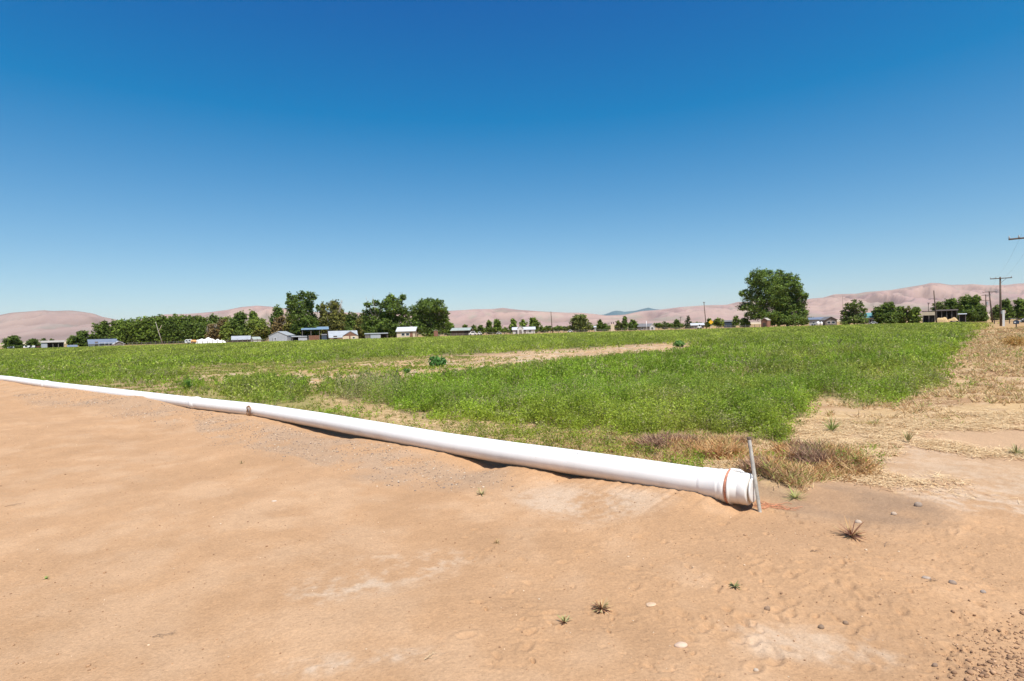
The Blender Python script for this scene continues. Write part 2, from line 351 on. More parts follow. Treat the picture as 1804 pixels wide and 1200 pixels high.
def cover(x, y):
    r = np.hypot(x, y); w = .045 * r
    s = np.maximum(r, 1.0)
    a = fbm(x / (.12 * s + .3), y / (.12 * s + .3), 3, 61); b = fbm(x / (.12 * s + .3), y / (.12 * s + .3), 3, 71)
    sd0, _u = pipe_sd(x, y); ext = ss(1.6, 0, x - 1.6 - (y - 5) * .9)
    u, v = to_uv(x + a * w, y + b * w, -.05 * ss(.12, 1.2, sd0) * ext)
    d = {}; vs_ = np.clip((v - 600) / 90, .12, 1.3)
    def soft(poly):
        t = 0
        for du, dv in ((0, 0), (14, 3.5), (-14, -3.5), (10, -5), (-10, 5), (24, 7), (-24, -7)): t = t + inpoly(u + du, v + dv * vs_, poly)
        return t / 7
    sd_, uu = pipe_sd(x, y)
    d['sd'] = sd_; d['u'] = u; d['v'] = v
    fieldside = (sd_ > .22)
    d['alf'] = soft(P_ALF) * ss(206, 200, y)
    d['clump'] = np.maximum(soft(P_CL[0]), soft(P_CL[1]))
    d['bare'] = soft(P_BARE)
    d['straw'] = soft(P_STRAW); d['fringe'] = soft(P_FRINGE) * fieldside; d['tuft'] = soft(P_TUFT); d['dried'] = soft(P_DRIED) * fieldside
    strip = fieldside & (u < 1260) & (v > 628) & (d['alf'] < .5)
    d['strip'] = strip * 1.0
    d['grey'] = soft(P_GREYSOIL); d['gravel'] = np.maximum(soft(P_GRAVEL), soft(P_GRAVEL2) * .8)
    d['pale'] = np.maximum.reduce([soft(P_PALE), soft(P_PALE2) , soft(P_PALE3) * .8, soft(P_PALE4), soft(P_PALE5), soft(P_PALE6) * .7])
    e = fbm(x / .28, y / .28, 3, 91)
    for k in ('alf', 'clump', 'straw', 'dried', 'bare'): d[k] = np.clip(d[k] * (1 + 1.1 * (1 - d[k]) * e * 2), 0, 1) ** (1 + .8 * (1 - d[k]))
    return d

def ground():
    fr = np.radians(np.linspace(-50, 50, 1150)); bk = np.radians(np.linspace(50, 310, 90)[1:-1])
    th = np.concatenate([fr, bk]); nt_ = len(th)
    r = np.concatenate([np.linspace(.3, 2.2, 16)[:-1], 1 / np.linspace(1 / 2.2, 1 / 26, 520), np.geomspace(26, 300, 240)[1:], np.geomspace(300, 60000, 50)[1:]])
    T, RR = np.meshgrid(th, r); X = np.sin(T) * RR; Y = np.cos(T) * RR
    sh = X.shape; x = X.ravel(); y = Y.ravel()
    z = H(x, y); z = np.where(RR.ravel() > 250, z * 0, z)
    d = cover(x, y); rr = RR.ravel()
    def mixc(c, col, t):
        t = np.clip(t, 0, 1)[:, None]; return c * (1 - t) + np.array(col)[None] * t
    n1 = fbm(x / 1.7, y / 1.7, 5, 101); n2 = fbm(x / .35, y / .35, 4, 111); n3 = fbm(x / 9., y / 9., 4, 121); n4 = fbm(x / .06, y / .06, 3, 131)
    c = np.tile(np.array([[.545, .345, .205]]), (len(x), 1))
    c = mixc(c, (.50, .31, .178), ss(-.1, .5, n1) * .5); c = mixc(c, (.59, .41, .275), ss(.05, .5, n2 * .5 + n3 * .6) * .5)
    c = mixc(c, (.62, .50, .40), d['pale'] * ss(-.3, .45, n2 * .7 + n1 * .4 + n4 * .5) * .8)
    c = mixc(c, (.36, .245, .165), d['grey'] * (.45 + .4 * ss(-.3, .3, n2)))
    c = mixc(c, (.46, .33, .235), d['gravel'] * ss(-.5, .2, n2 + n1) * .75)
    right = ss(1350, 1700, d['u']) * ss(900, 830, d['v'])
    c = mixc(c, (.56, .40, .27), right * .6)
    bank = ss(.05, .5, d['sd']) 
    # soil on the field side of the pipe, and under plants
    c = mixc(c, (.40, .28, .18), (d['sd'] > .1) * ss(.1, .5, d['sd']) * (d['u'] < 1400) * .8)
    c = mixc(c, (.34, .30, .12), d['strip'] * ss(-.45, .1, n1 + n2 * .4) * .9)
    c = mixc(c, (.56, .37, .20), np.maximum(d['bare'], 0) * (ss(-.2, .2, n1 + n2 * .5) * .8 + .2))
    c = mixc(c, (.60, .52, .42), d['bare'] * ss(.1, .45, n2 + n3 * .5) * .8)
    c = mixc(c, (.56, .41, .26), d['straw'] * .8); c = mixc(c, (.56, .40, .22), d['straw'] * ss(-.1, .4, n2 + n1 * .5) * .8)
    c = mixc(c, (.38, .23, .13), d['straw'] * ss(.0, .45, fbm(x / 2.2, y / 1.2, 4, 151)) * .8); c = mixc(c, (.38, .26, .17), d['dried'] * .7)
    c = mixc(c, (.52, .37, .21), d['fringe'] * .8)
    c = mixc(c, (.085, .125, .028), np.maximum(d['alf'], d['clump']) * (ss(18, 60, rr) * .55 + .45))
    # the far land: dry pasture, a pale track along the field's far edge, yards, green patches
    far = ss(200, 203, y) + ss(60, 90, rr) * (d['alf'] < .3) * (d['u'] > 1700)
    fcol = np.tile(np.array([[.44, .30, .17]]), (len(x), 1))
    fcol = mixc(fcol, (.50, .33, .16), ss(-.2, .4, fbm(x / 30, y / 14, 4, 161)))
    fcol = mixc(fcol, (.14, .16, .05), ss(.05, .3, fbm(x / 45, y / 30, 4, 171)) * ss(-10, -60, x) * .8)
    fcol = mixc(fcol, (.54, .42, .30), ss(204, 206, y) * ss(216, 213, y) * ss(10, 60, x) * .9)
    fcol = mixc(fcol, (.17, .19, .07), ss(.1, .3, fbm(x / 500, y / 120, 3, 181)) * ss(400, 700, rr) * .8)
    c = c * (1 - np.clip(far, 0, 1)[:, None]) + fcol * np.clip(far, 0, 1)[:, None]
    c *= (1 + .07 * n4 + .05 * n2)[:, None]; c = c * np.array([.82, .775, .70])
    V = np.stack([x, y, z], 1); nr = len(r)
    V = np.concatenate([V, [[0, 0, H1(.001, .001)]]]); c = np.concatenate([c, c[:1]])
    i = np.arange(nr - 1)[:, None] * nt_; j = np.arange(nt_)[None, :]; j2 = (j + 1) % nt_
    F = np.stack([i + j, i + j2, i + nt_ + j2, i + nt_ + j], -1).reshape(-1, 4)[:, ::-1]
    j = np.arange(nt_)
    F3 = np.stack([np.full(nt_, len(V) - 1), np.full(nt_, len(V) - 1), j, (j + 1) % nt_], 1)
    m, nt, p = newmat('dry_earth')
    a = nt.nodes.new('ShaderNodeAttribute'); a.attribute_name = 'Col'
    g = nt.nodes.new('ShaderNodeNewGeometry')
    n = nt.nodes.new('ShaderNodeTexNoise'); n.inputs['Scale'].default_value = 55; n.inputs['Detail'].default_value = 8; n.inputs['Roughness'].default_value = .72
    nt.links.new(g.outputs['Position'], n.inputs['Vector'])
    mr = nt.nodes.new('ShaderNodeMapRange'); mr.inputs[1].default_value = .3; mr.inputs[2].default_value = .7; mr.inputs[3].default_value = .80; mr.inputs[4].default_value = 1.16
    nt.links.new(n.outputs[0], mr.inputs[0])
    nb = nt.nodes.new('ShaderNodeTexNoise'); nb.inputs['Scale'].default_value = 1.3; nb.inputs['Detail'].default_value = 9; nb.inputs['Roughness'].default_value = .6
    nt.links.new(g.outputs['Position'], nb.inputs['Vector'])
    mr2 = nt.nodes.new('ShaderNodeMapRange'); mr2.inputs[1].default_value = .3; mr2.inputs[2].default_value = .7; mr2.inputs[3].default_value = .92; mr2.inputs[4].default_value = 1.08
    nt.links.new(nb.outputs[0], mr2.inputs[0])
    mm = nt.nodes.new('ShaderNodeMath'); mm.operation = 'MULTIPLY'; nt.links.new(mr.outputs[0], mm.inputs[0]); nt.links.new(mr2.outputs[0], mm.inputs[1])
    vm = nt.nodes.new('ShaderNodeVectorMath'); vm.operation = 'SCALE'; nt.links.new(a.outputs['Color'], vm.inputs[0]); nt.links.new(mm.outputs[0], vm.inputs[3])
    vo = nt.nodes.new('ShaderNodeTexNoise'); vo.inputs['Scale'].default_value = 75; vo.inputs['Detail'].default_value = 3; vo.inputs['Roughness'].default_value = .8; nt.links.new(g.outputs['Position'], vo.inputs['Vector'])
    sp = nt.nodes.new('ShaderNodeMapRange'); sp.inputs[1].default_value = .27; sp.inputs[2].default_value = .38; sp.inputs[3].default_value = .55; sp.inputs[4].default_value = 1.0; nt.links.new(vo.outputs[0], sp.inputs[0])
    sq = nt.nodes.new('ShaderNodeMapRange'); sq.inputs[1].default_value = .64; sq.inputs[2].default_value = .74; sq.inputs[3].default_value = 1.0; sq.inputs[4].default_value = 1.3; nt.links.new(vo.outputs[0], sq.inputs[0])
    m5 = nt.nodes.new('ShaderNodeMath'); m5.operation = 'MULTIPLY'; nt.links.new(sp.outputs[0], m5.inputs[0]); nt.links.new(sq.outputs[0], m5.inputs[1])
    v5 = nt.nodes.new('ShaderNodeVectorMath'); v5.operation = 'SCALE'; nt.links.new(vm.outputs[0], v5.inputs[0]); nt.links.new(m5.outputs[0], v5.inputs[3]); vm = v5
    nt.links.new(vm.outputs[0], p.inputs['Base Color']); p.inputs['Roughness'].default_value = .95; p.inputs['Specular IOR Level'].default_value = .15
    n2_ = nt.nodes.new('ShaderNodeTexNoise'); n2_.inputs['Scale'].default_value = 38; n2_.inputs['Detail'].default_value = 7; n2_.inputs['Roughness'].default_value = .7
    nt.links.new(g.outputs['Position'], n2_.inputs['Vector'])
    b = nt.nodes.new('ShaderNodeBump'); b.inputs['Strength'].default_value = .8; b.inputs['Distance'].default_value = .014
    nt.links.new(n2_.outputs[0], b.inputs['Height']); nt.links.new(b.outputs[0], p.inputs['Normal'])
    o = npmesh('ground', V, F, m, col=c, smooth=True)
    return tag(o, kind='structure')
ground()

# right-hand road behind the power poles, running away from the camera
def road():
    p0 = at(1950, 640); a = np.array([62, 58.]); b = np.array([190, 215.])
    d = (b - a) / np.linalg.norm(b - a); n = np.array([d[1], -d[0]])
    a = a - d * 60; b = b + d * 500
    mb = MB(); N = 60
    vs = []; fs = []
    for i in range(N + 1):
        q = a + (b - a) * i / N
        for k in (4.5, 11.5): vs.append((q[0] + n[0] * k, q[1] + n[1] * k, .012 + (H1(q[0] + n[0] * k, q[1] + n[1] * k) if i < 30 else 0) * .5 + .03))
    for i in range(N): fs.append((2 * i, 2 * i + 1, 2 * i + 3, 2 * i + 2))
    mb.add(vs, fs); o = mb.build('road', M['asphalt']); tag(o, kind='structure')
road()

# ------------------------------------------------------------------ hills
def hills(name, sky_pts, R0, Rc, R1, colf, seed, u0=-500, u1=2300, nu=900, nr=110, relief=.48, wl=330):
    us = np.linspace(u0, u1, nu); sv = np.interp(us, [p[0] for p in sky_pts], [p[1] for p in sky_pts])
    d = rays(us, sv); tx = d[:, 0] / d[:, 1]; tz = d[:, 2] / d[:, 1]
    zc = CAM_Z + tz * Rc
    rows = np.concatenate([np.linspace(0, 1, int(nr * .75)), np.linspace(1, 2, nr - int(nr * .75) + 1)[1:]])
    rr = np.where(rows <= 1, R0 + (Rc - R0) * rows, Rc + (R1 - Rc) * (rows - 1))
    X = rr[:, None] * tx[None]; Y = np.repeat(rr[:, None], nu, 1)
    t = rows[:, None]
    ft = np.where(t <= 1, ss(0, 1, t) * .55 + .45 * t, 1 - ss(0, 1, t - 1))
    rid = 1 - np.abs(fbm(X / wl, Y / (wl * 1.8), 5, seed, .5)) * 2.2
    rid2 = fbm(X / (wl * .33), Y / (wl * .6), 4, seed + 50)
    env = np.clip(4 * np.clip(t, 0, 1) * (1 - np.clip(t, 0, 1)), 0, 1) + (t > 1) * .0
    Z = np.maximum(zc[None], 2) * ft * (1 + env * relief * (rid - .62) + env * .17 * rid2) - 3 * (t < .02)
    # keep the front slopes from rising above the crest line as seen from the plain
    lim = (np.maximum(zc[None], 2) * (.985 - .05 * (1 - np.clip(t, 0, 1)))) * Y / Rc
    Z = np.where(t < 1, np.minimum(Z, lim), Z)
    nrw = len(rows)
    V = np.stack([X, Y, Z], -1).reshape(-1, 3); i = np.arange(nrw - 1)[:, None] * nu; j = np.arange(nu - 1)[None]
    F = np.stack([i + j, i + j + 1, i + nu + j + 1, i + nu + j], -1).reshape(-1, 4)
    col = colf(X.ravel(), Y.ravel(), np.repeat(t, nu, 1).ravel(), rid.ravel())
    o = npmesh(name, V, F, HILL, col=col, smooth=True); return tag(o, kind='structure')
HILL = leafmat('hill_grass', 0, .95, .05)
SKY1 = [(-500, 590), (-120, 562), (0, 555), (20, 551), (60, 548), (78, 546.5), (92, 548), (125, 547), (146, 549.5), (165, 552.5), (180, 558), (200, 562), (240, 571), (300, 582), (2300, 582)]
SKY2 = [(-500, 600), (100, 600), (230, 566), (290, 554), (330, 553), (370, 550), (400, 546), (425, 541), (452, 538.5), (475, 540), (520, 546), (560, 550), (640, 551), (700, 548), (788, 548), (835, 545), (868, 544.5), (886, 542.5), (915, 546), (960, 549), (1000, 551), (1020, 551), (1045, 553), (1068, 556), (1100, 554.5), (1130, 548), (1160, 546), (1200, 541), (1240, 538), (1280, 537), (1300, 532), (1360, 531), (1414, 529), (1430, 526), (1450, 524.5), (1470, 518.5), (1510, 517.5), (1525, 514.5), (1545, 513), (1570, 511), (1600, 506), (1625, 502), (1640, 498.5), (1655, 499), (1675, 502), (1700, 501.5), (1712, 500.5), (1740, 502.5), (1775, 502), (1790, 500), (1850, 497), (2300, 490)]
SKY3 = [(-500, 600), (980, 575), (1020, 560), (1066, 554), (1078, 549), (1088, 547), (1100, 549.5), (1120, 547.5), (1142, 542), (1155, 545), (1185, 546.5), (1230, 552), (1300, 566), (2300, 590)]
def hc(base, alt, olive, s):
    def f(x, y, t, rid):
        n = fbm(x / 300, y / 900, 5, s); n2 = fbm(x / 90, y / 260, 4, s + 9)
        c = np.array(base)[None] * np.ones((len(x), 1))
        k = ss(-.2, .4, n)[:, None]; c = c * (1 - k * .6) + np.array(alt)[None] * k * .6
        k = (ss(.05, .4, n2) * ss(.3, .9, 1 - np.abs(rid - .4)))[:, None]; c = c * (1 - k * .55) + np.array(olive)[None] * k * .55
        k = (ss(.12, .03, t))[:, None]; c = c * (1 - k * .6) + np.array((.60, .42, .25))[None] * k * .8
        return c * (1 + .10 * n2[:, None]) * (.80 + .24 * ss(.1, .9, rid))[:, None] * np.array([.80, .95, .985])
    return f
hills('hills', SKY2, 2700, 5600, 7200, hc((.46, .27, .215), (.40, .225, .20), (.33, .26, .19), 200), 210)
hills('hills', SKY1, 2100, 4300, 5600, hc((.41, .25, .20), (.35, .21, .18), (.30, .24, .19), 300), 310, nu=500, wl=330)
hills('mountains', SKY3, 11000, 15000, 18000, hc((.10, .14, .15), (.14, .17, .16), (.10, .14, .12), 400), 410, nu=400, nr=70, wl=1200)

# ------------------------------------------------------------------ crop and ground plants (uncountable)
def scatter(n, u0, u1, D0, D1):
    """points spread over the wedge of ground between two distances, evenly by area"""
    D = np.sqrt(rng.uniform(D0 ** 2, D1 ** 2, n)); t = rng.uniform((u0 - 902) / 1000, (u1 - 902) / 1000, n)
    return D * t, D
def alfalfa():
    VV = []; FF = []; CC = []; off = 0
    zones = [(4.6, 9, 46000, 24, .017, 1.0, .0022), (9, 15, 50000, 16, .023, 1.0, .003), (15, 32, 60000, 10, .040, 1.0, .005), (32, 80, 80000, 6, .072, 1.0, .011), (80, 204, 150000, 3, .15, 1.0, .022)]
    for D0, D1, n, nl, ls, hsca, sw in zones:
        x, y = scatter(n, -140, 1944, D0, D1)
        d = cover(x, y)
        pat = fbm(x / 1.3, y / 1.3, 3, 501); pat2 = fbm(x / 14, y / 9, 4, 511)
        tall = ss(560, 600, d['u']) * ss(735, 640, d['v'])*0 + 1
        low = ss(1000, 300, d['u']) * ss(700, 640, d['v'])
        dens = np.maximum(d['alf'] * (1 - .78 * ss(.10, .42, fbm(x / .7, y / .7, 3, 507))) * (1 - .25 * ss(.25, .5, pat)) * (1 - .35 * low * ss(.1, .4, pat2)), d['clump'])
        dens = np.maximum(dens, d['strip'] * .13 * ss(0.1, .4, pat2 + pat * .5) * ss(.5, 1.2, d['sd'])) 
        dens = np.maximum(dens, d['bare'] * .30 * ss(.0, .35, pat2 + pat * .6)); dens = np.maximum(dens, d['straw'] * .04 * ss(.15, .4, pat)) * (d['sd'] > .3)
        k = rng.uniform(size=n) < dens; x = x[k]; y = y[k]; n = len(x)
        pat = pat[k]; pat2 = pat2[k]; low = low[k]; al = np.maximum(d['alf'], d['clump'])[k]; v = d['v'][k]; u = d['u'][k]; cl = d['clump'][k]
        wispy = ss(725, 700, v) * ss(590, 620, u) * ss(720, 690, u) * (v > 660)
        hgt = (.26 + .13 * pat + .30 * fbm(x / .5, y / .5, 2, 505) + .06 * pat2 + rng.normal(0, .035, n)) * hsca * (.35 + .65 * al) * (1 - .35 * low) * (1 + .5 * wispy) * (1 + .12 * cl)
        hgt = np.clip(hgt * (1 + .35 * rng.uniform(-1, 1, n) * (rng.uniform(size=n) < .25)), .05, .6)
        z = H(x, y, False)
        base = np.stack([x, y, z], 1)
        lean = rng.normal(0, .22, (n, 2)); top = base + np.stack([lean[:, 0] * hgt, lean[:, 1] * hgt, hgt], 1)
        col0 = np.array([.105, .205, .034])[None] * np.ones((n, 1))
        k1 = ss(.0, .5, pat2)[:, None]; col0 = col0 * (1 - k1 * .5) + np.array([.15, .215, .045]) * k1 * .5
        k1 = ss(.1, .5, fbm(x / 4, y / 3, 3, 541))[:, None]; col0 = col0 * (1 - k1 * .45) + np.array([.16, .20, .085]) * k1 * .45
        k1 = (ss(15, 60, y) * .55)[:, None]; col0 = col0 * (1 - k1) + np.array([.155, .235, .05]) * k1
        gw = (rng.uniform(size=n) < .09 + .5 * wispy + .35 * ss(.25, .5, fbm(x / 1.1, y / 1.1, 2, 509)))[:, None]; col0 = np.where(gw, np.array([.17, .21, .17])[None], col0); col0 = col0 * np.array([1.88, 1.44, .74])
        k1 = ss(25, 110, y)[:, None] * .5; col0 = col0 * (1 - k1) + np.array([.36, .375, .06]) * k1
        col0 = col0 * np.exp(rng.normal(0, .20, (n, 1)) + .34 * fbm(x / (.4 + .02 * y), y / (.4 + .03 * y), 2, 551)[:, None])  # random plant tone, plus clump patches painted in for shadow contrast
        # leaves
        s_ = np.repeat(np.arange(n), nl); f = rng.uniform(.12, 1.03, len(s_))
        P = base[s_] + (top - base)[s_] * f[:, None]
        spread = (.055 if ls < .03 else ls * 1.2)
        P = P + rng.normal(0, 1, (len(s_), 3)) * np.array([spread, spread, spread * .45]) * .7
        nrml = nrm(rdir(len(s_)) + np.array([0, 0, .9])); A = nrm(np.cross(nrml, rdir(len(s_)))); B = np.cross(nrml, A)
        if ls > .03: A = nrm(rdir(len(s_)) * .75 + np.array([0, 0, .8])); B = nrm(np.cross(A, rdir(len(s_))))
        L = ls * rng.uniform(.6, 1.25, len(s_))[:, None]
        V, F = quads(P, A * L, B * L * .48); 
        V = V.reshape(-1, 3)
        c = col0[s_] * (rng.uniform(.75, 1.25, (len(s_), 1)))
        VV.append(V); FF.append(F + off); CC.append(np.repeat(c, 4, 0)); off += len(V)
        # stems (and thin flowering tops)
        side = nrm(np.stack([rng.normal(size=n), rng.normal(size=n), np.zeros(n)], 1)) * sw
        V, F = blades(base, (top - base) * 1.16, side)
        VV.append(V); FF.append(F + off); CC.append(np.repeat(col0 * 1.1 + np.array([.05, .05, .025]), 4, 0)); off += len(V)
    V = np.concatenate(VV); F = np.concatenate(FF); cc = np.concatenate(CC)
    o = npmesh('alfalfa', V, F, CROP, col=cc)
    tag(o, 'green alfalfa crop covering the whole flat field', 'alfalfa', kind='stuff')
alfalfa()

def ground_grass():
    # ---- yellow-green short grass along the field edge and in the bare strip
    x, y = scatter(70000, -140, 1200, 5, 40); d = cover(x, y)
    n0 = fbm(x / .8, y / .8, 3, 601)
    dens = np.maximum(d['strip'] * ss(-.25, .3, n0) * ss(.2, .6, d['sd']) * (1 - .7 * d['fringe']), d['fringe'] * ss(.05, .4, n0) * .8) * (1 - .8 * d['bare'])
    dens = np.where(d['sd'] > .2, dens, 0) * (1 - d['dried'])
    k = rng.uniform(size=len(x)) < dens; x = x[k]; y = y[k]; nb = 6; s_ = np.repeat(np.arange(len(x)), nb)
    z = H(x, y, False); r = np.hypot(x, y)[s_]
    P = np.stack([x, y, z], 1)[s_] + rng.normal(0, .018, (len(s_), 3)) * [1, 1, 0]
    h_ = rng.uniform(.03, .11, len(s_))[:, None]; A = nrm(rdir(len(s_)) * [.7, .7, .2] + [0, 0, .8]) * h_
    B = nrm(np.cross(A, rdir(len(s_)))) * (.0025 + .00045 * r)[:, None]
    V, F = blades(P, A, B)
    t = rng.uniform(size=(len(s_), 1)) * .6 + .4 * np.clip(ss(-.3, .4, fbm(x / 1.5, y / 1.5, 2, 611))[s_][:, None], 0, 1)
    c = np.array([.20, .27, .045]) * (1 - t) + np.array([.42, .37, .11]) * t
    tag(npmesh('short_grass', V, F, CROP, col=np.repeat(c, 4, 0)), 'yellow green short grass along the field edge beside the pipe', 'grass', kind='stuff')
    # ---- dried standing weeds, rust and mauve brown
    x1, y1 = scatter(60000, 960, 1620, 4.6, 8.9); x2, y2 = scatter(110000, 1380, 1944, 5.5, 70); x = np.concatenate([x1, x2]); y = np.concatenate([y1, y2]); d = cover(x, y)
    n0 = fbm(x / .5, y / .5, 3, 621); d['dried'] = d['dried'] * (.3 + .7 * ss(1060, 1260, d['u'] + 120 * n0)); n1 = fbm(x / 2.2, y / 1.2, 4, 151)
    dens = np.maximum(d['dried'] * (ss(-.45, .35, n0) * .62 + .06), d['straw'] * np.maximum(ss(-.05, .3, n1) * (.25 + .75 * ss(-.1, .25, n0)), .22 * ss(8, 20, y)) * .6)
    dens = np.maximum(dens, d['tuft'] * ss(-.05, .3, n0) * .95 * (1 - .9 * d['alf']))
    dens = np.maximum(dens, d['fringe'] * (.06 + .34 * ss(-.1, .3, n0))) * (d['sd'] > .2) * (1 - d['alf'])
    k = rng.uniform(size=len(x)) < dens; x = x[k]; y = y[k]; q = d['dried'][k]; tf = d['tuft'][k]; nb = 9; s_ = np.repeat(np.arange(len(x)), nb)
    z = H(x, y, False); r = np.hypot(x, y)[s_]
    dark = ss(.0, .35, fbm(x / .45, y / .45, 3, 631))[s_]
    P = np.stack([x, y, z], 1)[s_] + rng.normal(0, .02, (len(s_), 3)) * [1, 1, 0] + [0, 0, 1] * (rng.uniform(0, .15, len(s_)) * q[s_] * ss(-.3, .3, n0[k])[s_])[:, None]
    h_ = (rng.uniform(.03, .12, len(s_)) * (.8 + .4 * q[s_] + .012 * r + .7 * tf[s_] * ss(0, .4, n0[k])[s_]))[:, None]; A = nrm(rdir(len(s_)) * [1, 1, .4] + [0, 0, .7]) * h_
    B = nrm(np.cross(A, rdir(len(s_)))) * (.0012 + .0005 * r)[:, None]
    V, F = blades(P, A, B)
    t = rng.uniform(size=(len(s_), 1)); c = np.array([.52, .26, .10]) * (1 - t) + np.array([.62, .45, .22]) * t
    kq = (1 - q[s_])[:, None]; c = c * (1 - kq) + (np.array([.50, .34, .17]) * (1 - t) + np.array([.66, .49, .27]) * t) * kq
    dk = (dark * q[s_])[:, None] * .7; c = c * (1 - dk) + np.array([.30, .19, .16]) * dk
    gr = (rng.uniform(size=(len(s_), 1)) < .05 + .22 * ss(.1, .4, fbm(x / .4, y / .4, 2, 633))[s_][:, None]); c = np.where(gr, np.array([.30, .32, .09]), c)
    tag(npmesh('dry_weeds', V, F, DRY, col=np.repeat(c, 4, 0)), 'rusty brown dried weeds between the pipe end and the green crop', 'dry weeds', kind='stuff')
    # ---- straw lying loose
    x1, y1 = scatter(60000, 1180, 1944, 4.4, 9.5); x2, y2 = scatter(80000, 1400, 1944, 9, 60); x3, y3 = scatter(50000, 560, 1300, 5, 45)
    x4, y4 = scatter(9000, 1180, 1944, 3.6, 9)
    x = np.concatenate([x1, x2, x3, x4]); y = np.concatenate([y1, y2, y3, y4]); d = cover(x, y)
    n0 = fbm(x / .6, y / .6, 3, 641)
    dens = np.maximum(.42 * d['straw'] * (.10 + .90 * ss(-.1, .4, n0 * .6 + fbm(x / 1.8, y / 1.1, 3, 643) * .8)), np.maximum(d['fringe'] * ss(-.35, .2, n0), d['bare'] * .5 * ss(-.1, .3, n0)))
    dens = np.maximum(dens, .4 * ss(.1, .5, n0) * (d['u'] > 1480) * ss(900, 800, d['v'])) * (d['sd'] > .18) * (1 - .9 * d['alf'])
    k = rng.uniform(size=len(x)) < dens; x = x[k]; y = y[k]; nb = 5; s_ = np.repeat(np.arange(len(x)), nb)
    x = x[s_] + rng.normal(0, .06, len(s_)); y = y[s_] + rng.normal(0, .06, len(s_)); z = H(x, y, False) + rng.uniform(.004, .03, len(x)); r = np.hypot(x, y)
    an = rng.uniform(0, 3.14159, len(x)); A = np.stack([np.cos(an), np.sin(an), rng.normal(0, .12, len(x))], 1) * rng.uniform(.03, .16, len(x))[:, None]
    B = nrm(np.cross(A, np.array([0, 0, 1.]) + rdir(len(x)) * .4)) * (.0012 + .0003 * r)[:, None]
    V, F = blades(np.stack([x, y, z], 1) - A / 2, A, B)
    t = rng.uniform(size=(len(x), 1)); c = np.array([.74, .58, .35]) * (1 - t) + np.array([.55, .38, .20]) * t
    tag(npmesh('straw', V, F, DRY, col=np.repeat(c, 4, 0)), 'pale loose straw lying on the soil right of the crop', 'straw', kind='stuff')
ground_grass()

ICO = None
def stones(name, x, y, r, cols, label, cat, sink=.25):
    global ICO
    if ICO is None:
        t = (1 + 5 ** .5) / 2
        v = np.array([(-1, t, 0), (1, t, 0), (-1, -t, 0), (1, -t, 0), (0, -1, t), (0, 1, t), (0, -1, -t), (0, 1, -t), (t, 0, -1), (t, 0, 1), (-t, 0, -1), (-t, 0, 1)], float)
        ICO = (v / np.linalg.norm(v[0]), np.array([(0, 11, 5), (0, 5, 1), (0, 1, 7), (0, 7, 10), (0, 10, 11), (1, 5, 9), (5, 11, 4), (11, 10, 2), (10, 7, 6), (7, 1, 8), (3, 9, 4), (3, 4, 2), (3, 2, 6), (3, 6, 8), (3, 8, 9), (4, 9, 5), (2, 4, 11), (6, 2, 10), (8, 6, 7), (9, 8, 1)], np.int32))
    n = len(x); v, f = ICO
    s = r[:, None, None] * rng.uniform(.6, 1.25, (n, 1, 3)) * np.array([1, 1, .65]); V = v[None] * s * rng.uniform(.8, 1.2, (n, 12, 1))
    a = rng.uniform(0, 6.28, n); ca, sa = np.cos(a)[:, None], np.sin(a)[:, None]
    V = np.stack([V[..., 0] * ca - V[..., 1] * sa, V[..., 0] * sa + V[..., 1] * ca, V[..., 2]], -1)
    V += np.stack([x, y, H(x, y) + r * (.5 - sink)], 1)[:, None]
    F = (f[None] + (np.arange(n) * 12)[:, None, None]).reshape(-1, 3)
    return tag(npmesh(name, V.reshape(-1, 3), F, STONE, col=np.repeat(cols * np.array([1.08, .98, .86]), 12, 0)), label, cat, kind='stuff')
